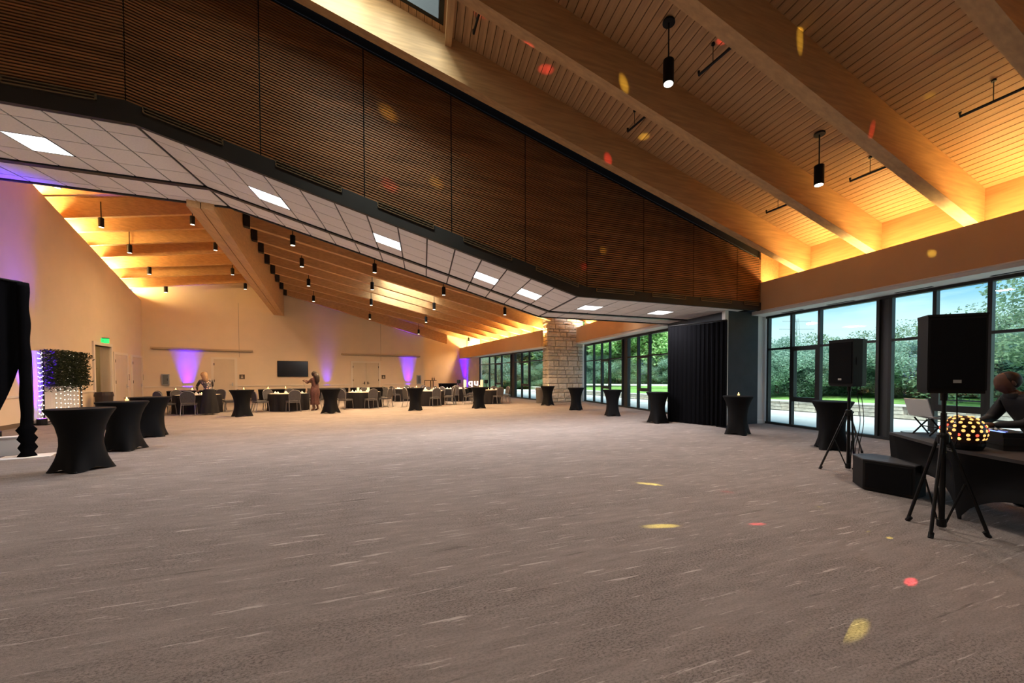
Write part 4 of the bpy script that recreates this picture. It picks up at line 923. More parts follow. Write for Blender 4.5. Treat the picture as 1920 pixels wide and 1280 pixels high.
# black drape by the left wall
db = G(52, 856); t = thing('black_drape', 'black drape gathered on a pole with a white base plate', 'drape', (db.x, db.y, 0)); dl = Vector((-.82, -.57, 0))
m_ = MB(); pts = []; rr = []
for i in range(40):
    z = 3.32 * (1 - i / 39); pts.append((.004 * sin(i * .9), .004 * cos(i * .7), z + .01)); rr.append(.072 + .004 * sin(i * .8) + (.04 * (i % 2) + .01 if z < .55 else 0))
m_.tube(pts, rr, 14); m_.build('pole_wrap', BLACKF, t, True)
m_ = MB(); m_.box(-.32, .32, -.26, .26, 0, .012); o = m_.build('base_plate', NAPK, t); o.rotation_euler = (0, 0, .35)
m_ = MB(); vs = []; fs = []; n_, rows = 60, 26
for j in range(rows):
    v = j / (rows - 1); z = 3.33 * (1 - v) + .02
    # inner edge of the tied back cloth sweeps away from the pole below shoulder height
    ed_ = .0 if v < .32 else ((v - .32) / .68) ** 1.6 * .62
    for i in range(n_):
        u = i / (n_ - 1); s_ = ed_ + u * (2.6 - ed_); dv = dl * s_ + Vector((.57, -.82, 0)) * (.05 * sin(26 * s_) * (.4 + v))
        vs.append((dv.x, dv.y, z + .10 * s_ * (1 - v)))
for j in range(rows - 1):
    for i in range(n_ - 1): fs.append((j * n_ + i, j * n_ + i + 1, (j + 1) * n_ + i + 1, (j + 1) * n_ + i))
m_.add(vs, fs); m_.build('drape_cloth', BLACKF, t, True)
m_ = MB(); m_.tube([(0, 0, 3.33), tuple(dl * 2.6 + Vector((0, 0, 3.6)))], .022, 8); m_.build('cross_bar', BLKM, t)
fo = MB(); e2 = db + dl * 2.6; fo.tube([(dl * 2.6).to_tuple(), (dl.x * 2.6, dl.y * 2.6, 3.6)], .022, 8); fo.build('upright_pole', BLKM, t)
pb = G(2, 861); t2 = thing('white_pedestal', 'white pedestal panel half hidden behind the black drape', 'pedestal', (pb.x - .25, pb.y + .55, 0), .5); m_ = MB(); m_.box(-.25, .16, -.1, .1, 0, .34); m_.build('box', NAPK, t2); m_ = MB(); m_.box(-.27, .18, -.12, .12, .34, .36); m_.build('lid', NAPK, t2)

# fairy light backdrop with greenery
b0 = G(83, 795); rl2 = atan2(LD.y, LD.x); bk0 = b0; 
bq = PL(149, 740, b0, LN); Lb = (bq - b0).length; zt_ = PL(80, 657, b0, LN).z
t = thing('fairy_light_backdrop', 'sheer white backdrop with hanging fairy lights and a greenery valance', 'backdrop', (b0.x, b0.y, 0), rl2)
for x in (0, Lb):
    m_ = MB(); m_.tube([(x, 0, 0), (x, 0, zt_)], .025, 8); m_.build('upright_pole', BLKM, t)
    m_ = MB(); m_.box(x - .25, x + .25, -.2, .2, 0, .02); m_.build('base_plate', BLKM, t)
m_ = MB(); m_.tube([(-.1, 0, zt_), (Lb + .1, 0, zt_)], .022, 8); m_.build('cross_bar', BLKM, t)
sheer = mat('sheer_white_cloth', (.62, .60, .60), .9)
drape_mesh((-.35, .08, 0), (Lb, .08, 0), .06, lambda u: zt_ - .02, 16, .03, 140, 6).build('sheer_cloth', sheer, t, True)
BULB = emis('fairy_bulb', (1.0, .93, .78), 5.0); WIRE = mat('clear_wire', (.4, .4, .38), .5)
rs2 = random.Random(11)
for k in range(12):
    x = -.30 + k * (Lb + .2) / 11 + rs2.uniform(-.05, .05) if k > 3 else -.34 + k * .08; s = MB(); wr = MB(); z = zt_ - .06 - rs2.uniform(0, .08)
    wr.tube([(x, -.02, .1), (x, -.02, zt_)], .003, 4); wr.build('light_wire', WIRE, t)
    while z > .1:
        s.ball((x + rs2.uniform(-.02, .02), -.03, z), .012, 6, 4); z -= .15 + rs2.uniform(-.02, .02)
    s.build('fairy_light_string', BULB, t)
fol = MB()
for i in range(5200):
    x = rs2.uniform(-.05, Lb + .12 + .08 * rs2.random()); zz = zt_ + .06 - rs2.random() ** .8 * 1.22 * (1 if rs2.random() < .85 else 1.15); y = rs2.gauss(-.10, .07)
    a_, b_ = rs2.uniform(0, 6.3), rs2.uniform(-.9, .9); s_ = rs2.uniform(.03, .06); e1 = Vector((cos(a_) * cos(b_), sin(a_) * cos(b_), sin(b_))); e2_ = e1.cross(Vector((rs2.random(), rs2.random(), 1))).normalized()
    c_ = Vector((x, y, zz)); fol.add([c_ - e1 * s_, c_ + e2_ * s_ * .5, c_ + e1 * s_, c_ - e2_ * s_ * .5], [(0, 1, 2, 3)])
o = fol.build('greenery', mat('greenery_leaf', (.030, .040, .016), .8, var=.4, scale=12), t); o['kind'] = 'stuff'

# ------------------------------------------------------------------ DJ equipment
N0 = Vector((5.36, 2.36)); FL = Vector((6.14, 3.39)); R1 = Vector((4.98, 1.0)); BK1 = Vector((5.72, .85)); BK2 = Vector((6.85, 3.08)); BKM = Vector((6.36, 2.12))
spandex_rect('dj_table', 'black spandex DJ table in front of the near windows', [tuple(N0), tuple(R1), tuple(BK1), tuple(BKM), tuple(BK2), tuple(FL)], .76, 'table', None, .34)
def tripod_stand(loc, feet, zc, zt, label, knob=True):
    t = thing('speaker_stand', label, 'speaker stand', loc); L0 = Vector(loc)
    m_ = MB(); m_.tube([(0, 0, .04), (0, 0, zc + .25)], .024, 12); m_.build('lower_tube', BLKM, t); m_ = MB(); m_.tube([(0, 0, zc), (0, 0, zt)], .018, 12); m_.build('pole', BLKM, t)
    m_ = MB(); m_.lathe([(.045, zc - .06), (.05, zc - .04), (.05, zc + .03), (.04, zc + .05)], 14); c_ = m_.build('collar', BLKM, t); m_ = MB(); m_.tube([(.04, 0, zc), (.10, 0, zc)], .018, 8); m_.build('knob', BLKP, c_)
    m_ = MB(); m_.lathe([(.035, .03), (.04, .04), (.04, .10), (.035, .11)], 12); m_.build('brace_collar', BLKM, t)
    for f in feet:
        f = Vector(f) - L0; d = Vector((f.x, f.y, 0)); dn_ = d.normalized()
        m_ = MB(); m_.tube([tuple(dn_ * .04 + Vector((0, 0, zc))), (f.x, f.y, .035)], .016, 8); lg = m_.build('leg', BLKM, t)
        m_ = MB(); m_.tube([(f.x - dn_.x * .02, f.y - dn_.y * .02, .05), (f.x + dn_.x * .012, f.y + dn_.y * .012, .0)], .022, 8); m_.build('rubber_foot', BLKP, lg)
        k = d * .5; m_ = MB(); m_.tube([tuple(dn_ * .03 + Vector((0, 0, .07))), (k.x, k.y, zc * .52)], .010, 6); m_.build('brace', BLKM, t)
    return t
def loudspeaker(loc, rz, label, w=.44, d_=.40, h=.76):
    t = thing('loudspeaker', label, 'loudspeaker', loc, rz); wb = w * .62
    m_ = MB(); P4 = [(-w / 2, -d_ / 2), (w / 2, -d_ / 2), (w / 2, 0), (wb / 2, d_ / 2), (-wb / 2, d_ / 2), (-w / 2, 0)]; m_.prism(P4, .03, h - .02); m_.build('cabinet', BLKP, t)
    m_ = MB(); m_.prism([(x * 1.02, y * 1.02) for x, y in P4], h - .02, h); m_.build('top_cap', BLKP, t); m_ = MB(); m_.prism([(x * .96, y * .96) for x, y in P4], 0, .03); m_.build('bottom_cap', BLKP, t)
    m_ = MB(); m_.box(-w / 2 + .02, w / 2 - .02, -d_ / 2 - .012, -d_ / 2, .05, h - .05); gr = m_.build('grille', mat('speaker_grille', (.007, .007, .008), .8, spec=.05, bump=.3, bscale=300), t)
    m_ = MB(); m_.box(-.03, .03, -d_ / 2 - .016, -d_ / 2 - .012, .10, .13); m_.build('badge', mat('badge_grey', (.3, .3, .3), .4), gr)
    m_ = MB(); m_.box(w / 2 - .004, w / 2 + .006, -.13, -.03, h * .45, h * .62); m_.build('side_handle', mat('deep_black', (.004, .004, .004), .7), t)
    m_ = MB(); m_.lathe([(.03, -.08), (.03, .0)], 12); m_.build('pole_socket', BLKM, t)
    return t
S1 = G(1590, 881); tripod_stand(S1, [G(1538, 879), G(1602, 930 - 47), G(1616, 849)], .95 + .0, 1.40, 'black tripod stand of the smaller looking loudspeaker by the windows')
S2 = G(1765, 992); tripod_stand(S2, [G(1703, 976), G(1745, 1008), G(1852, 1007)], .93, 1.40, 'black tripod stand in front of the DJ table')
loudspeaker((S1.x, S1.y, 1.385), radians(-96), 'black loudspeaker on the stand before the window columns', .42, .38)
loudspeaker((S2.x, S2.y, 1.385), radians(-41.6), 'big black loudspeaker on the stand at the DJ table', .44, .40)
# floor monitor
m0 = Vector((5.98, 3.25, 0)); t = thing('floor_subwoofer', 'black wedge shaped floor speaker beside the DJ table', 'loudspeaker', (m0.x, m0.y, 0))
fp_ = [(5.82, 3.66), (5.61, 3.40), (5.75, 2.88), (6.02, 2.90), (6.18, 3.28), (6.10, 3.58)]; fp_ = [(x - m0.x, y - m0.y) for x, y in fp_]
m_ = MB(); m_.prism(fp_, .02, .41); m_.build('cabinet', BLKP, t); m_ = MB(); m_.prism([(x * 1.015, y * 1.015) for x, y in fp_], .41, .425); m_.build('top_panel', mat('sub_top', (.05, .05, .055), .45), t); m_ = MB(); m_.prism([(x * .93, y * .93) for x, y in fp_], 0, .02); m_.build('base', BLKP, t)
a_, b_ = Vector((*fp_[1], 0)), Vector((*fp_[2], 0)); dd_ = (b_ - a_).normalized(); nn_ = Vector((dd_.y, -dd_.x, 0))
if nn_.x > 0: nn_ = -nn_
m_ = MB(); q0, q1 = a_ + dd_ * .03 + nn_ * .001, b_ - dd_ * .03 + nn_ * .001
m_.hexa([tuple(q0 + Vector((0, 0, .05))), tuple(q1 + Vector((0, 0, .05))), tuple(q1 + nn_ * .012 + Vector((0, 0, .05))), tuple(q0 + nn_ * .012 + Vector((0, 0, .05))), tuple(q0 + Vector((0, 0, .38))), tuple(q1 + Vector((0, 0, .38))), tuple(q1 + nn_ * .012 + Vector((0, 0, .38))), tuple(q0 + nn_ * .012 + Vector((0, 0, .38)))]); m_.build('grille', MATS['speaker_grille'], t)
# party light ball
BP = G(1806, 840, .764); BP = Vector((BP.x, BP.y, .764))
t = thing('party_light_ball', 'glowing disco light dome with amber lenses on the DJ table', 'party light', tuple(BP)); R_ = .185; zc = .19
m_ = MB(); m_.lathe([(.10, 0), (.15, .01), (.17, .05), (.17, .08)], 24); m_.build('base', BLKP, t)
m_ = MB(); m_.lathe([(.17, .08)] + [(R_ * cos(a_), zc + R_ * .92 * sin(a_)) for a_ in [(-.55 + i * .1765) for i in range(12)]] + [(.002, zc + R_ * .92)], 28); m_.build('dome', mat('smoked_dome', (.03, .012, .01), .25), t, True)
lens_y = emis('lens_amber', (1.0, .50, .14), 1.5); lens_b = emis('lens_gold', (1.0, .70, .12), 3.0); lens_r = emis('lens_red', (1.0, .10, .05), 1.6)
rs3 = random.Random(5); k = 0
for i in range(7):
    el = -.42 + i * .27; nl = max(4, int(17 * cos(el)))
    for j in range(nl):
        az = 2 * pi * (j + .5 * (i % 2)) / nl; v = Vector((cos(el) * cos(az), cos(el) * sin(az), sin(el)))
        m_ = MB(); m_.lathe([(.017, 0), (.014, .007), (.006, .010), (.001, .011)], 10); c_ = m_.build('lens', lens_r if rs3.random() < .08 else (lens_b if rs3.random() < .12 else lens_y), t, True)
        c_.location = v * (R_ - .004) * 1.0 + Vector((0, 0, zc)); c_.location.z = zc + v.z * (R_ - .004) * .92; c_.rotation_euler = v.to_track_quat('Z', 'Y').to_euler()
BC = BP + Vector((0, 0, zc))
def dot(P, nrm, col, L_, rho, ang=1.8):
    d = Vector(P) - BC; o_ = BC + d.normalized() * (R_ + .03); ct_ = max(.18, abs(d.normalized().dot(Vector(nrm).normalized())))
    l = lamp('party_beam', 'SPOT', o_ - BP, 4 * pi * pi * d.length_squared * L_ / (rho * ct_), col, t, spot_size=radians(ang), spot_blend=1.0, shadow_soft_size=.0); aim(l, d)
RD_ = (1.0, .06, .08); YL = (1.0, .80, .12)
def roofp(x, y): return PL(x, y, (10.6, 0, 5.35), (SL, 0, 1))
for (x, y, c_, p_) in ((1219, 907, YL, 60), (1240, 986, YL, 50), (1420, 982, RD_, 40), (1623, 1080, RD_, 70), (1708, 1090, RD_, 70), (1494, 1178, YL, 34), (1605, 1180, YL, 22), (1632, 997, YL, 30), (1668, 1008, YL, 30), (1658, 992, RD_, 26), (1694, 1001, RD_, 26), (1537, 950, YL, 24), (1578, 953, RD_, 20), (1638, 948, YL, 26), (1365, 922, RD_, 20)):
    dot(G(x, y), (0, 0, 1), c_, .011 * p_, .2, 2.3)
for (x, y, c_, p_) in ((1354, 75, RD_, 330), (1024, 130, RD_, 330), (907, 22, RD_, 330), (1207, 256, YL, 330), (1743, 180, YL, 160)):
    dot(roofp(x, y), (SL, 0, 1), c_, .0012 * p_, .4)
for (x, y, yy, c_, p_) in ((1140, 298, 7.95, RD_, 330), (1170, 157, 6.11, YL, 320), (1500, 75, 4.27, YL, 240), (1635, 243, 4.27, RD_, 200), (730, 213, YB, YL, 500), (733, 348, YB, RD_, 500), (820, 343, YB, YL, 500), (1132, 470, YB, YL, 400), (1097, 500, YB, RD_, 400)):
    dot(PL(x, y, (0, yy, 0), (0, 1, 0)), (0, 1, 0), c_, .0010 * p_ * (.5 if yy == YB else 1), .4)
dot(PL(1747, 475, (XF, 0, 0), (1, 0, 0)), (1, 0, 0), YL, .35, .4)
# laptop on a stand
LP = G(1742, 815, .764); t = thing('laptop', 'silver laptop tilted on a black folding stand', 'laptop', (LP.x, LP.y, .766), radians(69.5))
SILV = mat('silver_lid', (.55, .60, .63), .35, .3)
b_ = MB(); b_.box(-.17, .17, -.12, .12, -.008, .008); o = b_.build('keyboard_deck', SILV, t); o.location = (0, 0, .235); o.rotation_euler = (radians(12), 0, 0)
b_ = MB(); b_.box(-.17, .17, -.006, .006, 0, .23); o2 = b_.build('screen_lid', SILV, t); o2.location = (0, .12, .262); o2.rotation_euler = (radians(-18), 0, 0)
b_ = MB(); b_.box(-.155, .155, -.008, -.0055, .015, .215); sc = b_.build('display', mat('lit_display', (.3, .36, .4), .3, emit=(.55, .7, .8), estr=.25), o2)
for sx in (-1, 1):
    b_ = MB(); b_.tube([(sx * .12, -.11, .0), (sx * .12, .09, .225)], .010, 6); b_.build('stand_leg', BLKM, t); b_ = MB(); b_.tube([(sx * .12, .11, .0), (sx * .12, -.09, .19)], .010, 6); b_.build('stand_leg', BLKM, t)
b_ = MB(); b_.tube([(-.12, .0, .11), (.12, .0, .11)], .008, 6); b_.build('stand_crossbar', BLKM, t)
# controller on a case
K0 = Vector((6.06, 2.30, .766)); t = thing('dj_case', 'low black equipment case on the DJ table', 'case', tuple(K0), -.62); b_ = MB(); b_.box(-.17, .17, -.36, .36, 0, .13); b_.build('case_body', BLKP, t); b_ = MB(); b_.box(-.175, .175, -.365, .365, .05, .06); b_.build('metal_edge', BLKM, t)
t = thing('dj_controller', 'DJ controller with blue glow on the equipment case', 'DJ controller', (K0.x, K0.y, K0.z + .131), -.62); b_ = MB(); b_.box(-.15, .15, -.32, .32, 0, .05); b_.build('controller_body', BLKP, t)
for sy in (-1, 1): b_ = MB(); b_.lathe([(.09, .05), (.09, .062), (.03, .064)], 24, (0, sy * .19, 0)); b_.build('jog_wheel', STAIN, t)
for i in range(4): b_ = MB(); b_.box(-.10 + i * .05, -.085 + i * .05, -.02, .02, .05, .062); b_.build('fader', NAPK, t)
b_ = MB(); b_.box(-.13, -.10, -.28, .28, .05, .053); b_.build('pad_lights', emis('pad_blue', (.15, .25, 1.0), 4.0), t)
# cables
def cable(pts, lab, r=.006):
    P = [Vector(p) for p in pts]; out = []
    for i in range(len(P) - 1):
        a0, a1, a2, a3 = P[max(i - 1, 0)], P[i], P[i + 1], P[min(i + 2, len(P) - 1)]
        for s in range(8):
            u = s / 8; out.append(.5 * ((2 * a1) + (a2 - a0) * u + (2 * a0 - 5 * a1 + 4 * a2 - a3) * u * u + (3 * a1 - a0 - 3 * a2 + a3) * u ** 3))
    out.append(P[-1]); m_ = MB(); m_.tube(out, r, 5); return tag(m_.build('cable', BLKP), lab, 'cable')
ar = Vector((RT.x, RT.y, 0))
for (o_, lab) in ((.24, 'power cable hanging from the loudspeaker by the columns'), (.30, 'signal cable hanging beside the power cable by the columns')):
    q = S1 + ar * o_; cable([q + Vector((-.05, .1, 1.75)), q + Vector((.0, .1, 1.3)), q + Vector((.02, .06, .8)), q + Vector((-.02, .1, .35)), q + Vector((.02, .1, .012)), q + Vector((.35, .0, .012)), q + Vector((.55, -.3, .012))], lab)
q = S2 + ar * .21; cable([q + Vector((0, .06, 1.8)), q + Vector((.02, .07, 1.3)), q + Vector((.01, .06, .9)), q + Vector((.06, .14, .78))], 'cable dropping from the big loudspeaker to the DJ table')
cable([(LP.x + .1, LP.y, .772), (LP.x - .1, LP.y + .12, .772), (LP.x - .05, LP.y + .3, .772), (LP.x + .2, LP.y + .25, .772)], 'thin cable curled beside the laptop stand', .004)
#PEOPLE
# ------------------------------------------------------------------ people
def head_geo(mb, c, fwd, up, s=1.0):
    """head with brow, nose, mouth, chin and ears; c = head centre"""
    fwd = Vector(fwd).normalized(); up = Vector(up); up = (up - fwd * up.dot(fwd)).normalized(); rt = fwd.cross(up); n_, m_ = 28, 20; vs = []; fs = []
    for i in range(m_ + 1):
        ph = -pi / 2 + pi * i / m_
        for k in range(n_):
            th = 2 * pi * k / n_; x = cos(ph) * sin(th); y = cos(ph) * cos(th); z = sin(ph)
            X, Y_, Z_ = x * .076, y * .096, z * .118
            if z < 0: X *= 1 + .25 * z; Y_ *= 1 + (.06 if y > 0 else .30) * z            # jaw narrows
            f = max(0, y) ** 3
            nose = math.exp(-((x / .16) ** 2)) * math.exp(-(((z + .10) / .22) ** 2)) * f; Y_ += .026 * nose
            Y_ += .010 * math.exp(-((x / .5) ** 2)) * math.exp(-(((z - .22) / .12) ** 2)) * f                 # brow
            for sx in (-1, 1): Y_ -= .012 * math.exp(-(((x - sx * .36) / .15) ** 2)) * math.exp(-(((z - .06) / .10) ** 2)) * f   # eye sockets
            Y_ += .008 * math.exp(-((x / .28) ** 2)) * math.exp(-(((z + .46) / .07) ** 2)) * f - .006 * math.exp(-((x / .3) ** 2)) * math.exp(-(((z + .54) / .03) ** 2)) * f
            Y_ += .014 * math.exp(-((x / .3) ** 2)) * math.exp(-(((z + .82) / .12) ** 2)) * max(0, y)         # chin
            vs.append(Vector(c) + (rt * X + fwd * Y_ + up * Z_) * s)
    for i in range(m_):
        for k in range(n_): fs.append((i * n_ + k, i * n_ + (k + 1) % n_, (i + 1) * n_ + (k + 1) % n_, (i + 1) * n_ + k))
    mb.add(vs, fs)
    for sx in (-1, 1):
        e = []; ef = []
        for i in range(7):
            for k in range(8):
                a_, b_ = pi * i / 6, 2 * pi * k / 8; e.append(Vector(c) + (rt * sx * (.076 + .012 * sin(a_) * cos(b_)) + fwd * (-.008 + .018 * sin(a_) * sin(b_)) + up * (.0 - .034 * cos(a_))) * s)
        for i in range(6):
            for k in range(8): ef.append((i * 8 + k, i * 8 + (k + 1) % 8, (i + 1) * 8 + (k + 1) % 8, (i + 1) * 8 + k))
        mb.add(e, ef)
def hand_geo(mb, wrist, d, palm_n, s=1.0, curl=.5):
    d = Vector(d).normalized(); pn = Vector(palm_n); pn = (pn - d * pn.dot(d)).normalized(); sd = d.cross(pn); w = Vector(wrist)
    mb.tube([w - d * .02, w + d * .03 * s, w + d * .085 * s], [.024 * s, .034 * s, .034 * s], 10)
    for k, (o_, L) in enumerate(((-.030, .068), (-.010, .078), (.010, .074), (.029, .058))):
        b = w + d * .082 * s + sd * o_ * s; p1 = b + (d * cos(curl * .5) + pn * sin(curl * .5)) * L * .45 * s; p2 = p1 + (d * cos(curl * 1.3) + pn * sin(curl * 1.3)) * L * .33 * s; p3 = p2 + (d * cos(curl * 2) + pn * sin(curl * 2)) * L * .24 * s
        mb.tube([b - d * .015, b, p1, p2, p3], [.009 * s, .0095 * s, .0088 * s, .008 * s, .006 * s], 7)
    b = w + d * .03 * s - sd * .028 * s; p1 = b + (d * .6 - sd * .75 + pn * .2).normalized() * .036 * s; p2 = p1 + (d * .85 - sd * .35 + pn * .4).normalized() * .034 * s
    mb.tube([b + sd * .01, b, p1, p2], [.012 * s, .0115 * s, .010 * s, .007 * s], 7)
def person(label, loc, rz, J, R, mats, seg_mat, headc, hfwd, hup, hands, shoes=None, hs=1.0):
    """J joints, R radii; seg_mat: list of (jointA, jointB, material index); body is one evaluated skin mesh with head and hands joined"""
    names = list(J); idx = {k: i for i, k in enumerate(names)}; edges = [(a_, b_) for a_, b_, _ in seg_mat]
    me = bpy.data.meshes.new('skeleton'); me.from_pydata([J[k] for k in names], [(idx[a_], idx[b_]) for a_, b_ in edges], []); ob = bpy.data.objects.new('skeleton', me); COL.objects.link(ob)
    ob.modifiers.new('skin', 'SKIN'); sv_ = me.skin_vertices[0].data
    for k in names:
        r = R[k]; sv_[idx[k]].radius = r if isinstance(r, tuple) else (r, r); sv_[idx[k]].use_root = (k == 'pelvis')
    sb = ob.modifiers.new('sub', 'SUBSURF'); sb.levels = 2; sb.render_levels = 2
    dg = bpy.context.evaluated_depsgraph_get(); bm_ = bpy.data.meshes.new_from_object(ob.evaluated_get(dg))
    mb = MB(); mb.v = [tuple(v.co) for v in bm_.vertices]; mb.f = [tuple(p.vertices) for p in bm_.polygons]; nb_ = len(mb.f)
    bpy.data.objects.remove(ob)
    head_geo(mb, headc, hfwd, hup, hs)
    for (w_, d_, pn_, cu_) in hands: hand_geo(mb, w_, d_, pn_, 1.0, cu_)
    t = thing('person', label, 'person', loc, rz); o = mb.build('body', mats, t, True); me = o.data
    A = [(Vector(J[a_]), Vector(J[b_]), mi) for a_, b_, mi in seg_mat]
    for i, p in enumerate(me.polygons):
        if i >= nb_: p.material_index = 0; continue
        c = p.center; best = (9, 0)
        for a_, b_, mi in A:
            ab = b_ - a_; u = max(0, min(1, (c - a_).dot(ab) / max(1e-9, ab.length_squared))); d_ = (c - a_ - ab * u).length
            if d_ < best[0]: best = (d_, mi)
        p.material_index = best[1]
    return t
FLORAL = bpy.data.materials.new('floral_blouse'); FLORAL.use_nodes = True; ft_ = FLORAL.node_tree; fc = N(ft_, 'ShaderNodeTexCoord'); fv = N(ft_, 'ShaderNodeTexVoronoi'); fv.inputs['Scale'].default_value = 13; ft_.links.new(fc.outputs['Object'], fv.inputs['Vector'])
fr_ = ramp(ft_, [(.0, (.55, .36, .26)), (.26, (.42, .26, .20)), (.36, (.03, .02, .025)), (1, (.02, .015, .02))], fv.outputs['Distance']); ft_.links.new(fr_.outputs[0], ft_.nodes['Principled BSDF'].inputs['Base Color']); MATS['floral_blouse'] = FLORAL
SKIRT = mat('black_skirt', (.010, .009, .011), .8); DRESS = mat('dark_maroon_dress', (.075, .028, .024), .7, var=.3, scale=14); BLOND = mat('blond_hair', (.30, .17, .08), .6, var=.35, scale=60); DARKH = mat('dark_hair', (.020, .011, .009), .5, var=.3, scale=50); JACK = mat('dark_jacket', (.010, .009, .010), .6, var=.2, scale=6); SHOE = mat('pale_sandal', (.45, .38, .34), .6)
BASE_E = lambda up, sl, lo, sk: [('pelvis', 'spine', up), ('spine', 'chest', up), ('chest', 'neck', up), ('neck', 'headb', 0), ('chest', 'shl', up), ('shl', 'ell', sl), ('ell', 'wrl', sk), ('chest', 'shr', up), ('shr', 'elr', sl), ('elr', 'wrr', sk), ('pelvis', 'hil', lo), ('hil', 'knl', lo), ('knl', 'anl', lo), ('anl', 'tol', 0), ('pelvis', 'hir', lo), ('hir', 'knr', lo), ('knr', 'anr', lo), ('anr', 'tor', 0)]
RAD = dict(pelvis=(.155, .115), spine=(.135, .10), chest=(.15, .11), neck=.055, headb=.05, shl=.062, shr=.062, ell=.044, elr=.044, wrl=.028, wrr=.028, hil=.095, hir=.095, knl=.06, knr=.06, anl=.04, anr=.04, tol=.03, tor=.03)
# woman bending over the table (local +y = away from the camera)
J1 = dict(pelvis=(0, 0, .93), spine=(-.02, .10, 1.10), chest=(-.05, .24, 1.32), neck=(-.07, .31, 1.44), headb=(-.08, .345, 1.50), shl=(-.22, .26, 1.36), ell=(-.30, .42, 1.13), wrl=(-.26, .60, .98), shr=(.11, .26, 1.37), elr=(.17, .44, 1.14), wrr=(.08, .62, .99), hil=(-.09, 0, .86), knl=(-.10, .02, .48), anl=(-.10, -.02, .08), tol=(-.11, .12, .03), hir=(.09, 0, .86), knr=(.10, .03, .48), anr=(.10, 0, .08), tor=(.11, .14, .03))
w1 = G(393, 777); rz1 = atan2(w1.y, w1.x) - pi / 2 + .15
t = person('person in a floral blouse and long black skirt bending over a round table', (w1.x, w1.y, 0), rz1, J1, RAD, [SKIN_L, FLORAL, SKIRT], BASE_E(1, 1, 2, 1), (-.085, .37, 1.585), (-.1, .85, -.5), (0, .3, 1), [((-.26, .60, .98), (.1, .9, -.35), (0, 0, -1), .5), ((.08, .62, .99), (-.1, .9, -.35), (0, 0, -1), .5)])
m_ = MB(); m_.ball((-.085, .35, 1.612), .118, 18, 12, .95, 1.0, 1.1); m_.tube([(-.085, .31, 1.64), (-.085, .25, 1.52), (-.07, .19, 1.40), (-.05, .15, 1.30)], [.10, .10, .09, .04], 14); m_.build('hair', BLOND, t, True)
m_ = MB(); vs = []; fs = []; n_ = 36; rows = 12
for j in range(rows):
    v = j / (rows - 1); z = 1.02 - v * .97; r_ = .165 + .13 * v ** .8
    for k in range(n_):
        th = 2 * pi * k / n_; rr_ = r_ + .018 * v * sin(9 * th + 2 * v); vs.append((rr_ * cos(th), .78 * rr_ * sin(th) + .02, z))
for j in range(rows - 1):
    for k in range(n_): fs.append((j * n_ + k, (j + 1) * n_ + k, (j + 1) * n_ + (k + 1) % n_, j * n_ + (k + 1) % n_))
m_.add(vs, fs); m_.build('skirt', SKIRT, t, True)
for sx in (-.105, .105): m_ = MB(); m_.ball((sx, .06, .035), .05, 12, 8, .9, 2.4, .7); m_.build('shoe', SHOE, t, True)
# woman holding up a string of decoration (local +y = facing direction)
J2 = dict(pelvis=(0, 0, .95), spine=(0, -.01, 1.12), chest=(0, 0, 1.36), neck=(0, .01, 1.49), headb=(0, .025, 1.55), shl=(-.17, .0, 1.41), ell=(-.19, .20, 1.24), wrl=(-.10, .42, 1.33), shr=(.17, .0, 1.41), elr=(.20, .19, 1.22), wrr=(.09, .41, 1.30), hil=(-.085, 0, .88), knl=(-.09, .02, .5), anl=(-.09, -.03, .08), tol=(-.09, .12, .03), hir=(.085, 0, .88), knr=(.09, .03, .5), anr=(.10, -.06, .08), tor=(.11, .09, .03))
w2 = G(591, 769.5)
t = person('person in a dark maroon dress holding up a thread beside a round table', (w2.x, w2.y, 0), YAW * -1 + pi / 2 - .15, J2, RAD, [SKIN_D, DRESS], BASE_E(1, 0, 0, 0), (0, .045, 1.635), (0, 1, -.15), (0, 0, 1), [((-.10, .42, 1.33), (.1, .9, .35), (.8, 0, -.3), .9), ((.09, .41, 1.30), (-.1, .9, .35), (-.8, 0, -.3), .9)])
m_ = MB(); m_.ball((0, .015, 1.66), .112, 18, 12, .95, 1.08, 1.08); m_.tube([(0, -.06, 1.66), (0, -.115, 1.5), (0, -.13, 1.32), (0, -.12, 1.2)], [.10, .10, .085, .03], 14); m_.build('hair', DARKH, t, True)
m_ = MB(); vs = []; fs = []
for j in range(rows):
    v = j / (rows - 1); z = 1.12 - v * .85; r_ = .135 + .05 * sin(pi * min(1, v * 1.6)) + .05 * v
    for k in range(n_):
        th = 2 * pi * k / n_; rr_ = r_ + .014 * v * sin(8 * th + 1); vs.append((rr_ * 1.05 * cos(th), .80 * rr_ * sin(th), z))
for j in range(rows - 1):
    for k in range(n_): fs.append((j * n_ + k, (j + 1) * n_ + k, (j + 1) * n_ + (k + 1) % n_, j * n_ + (k + 1) % n_))
m_.add(vs, fs); m_.build('dress_skirt', DRESS, t, True)
M2 = Matrix.Translation((w2.x, w2.y, 0)) @ Matrix.Rotation(YAW * -1 + pi / 2 - .15, 4, 'Z')
st = MB(); pts = [M2 @ Vector((-.06, .52, 1.36)), M2 @ Vector((-.03, .54, 1.15)), M2 @ Vector((.02, .54, 1.08)), M2 @ Vector((.05, .52, 1.3))]; st.tube(pts, .006, 5); tag(st.build('thread', mat('pale_thread', (.4, .35, .3), .7)), 'thin thread held up by the person in the maroon dress', 'thread')
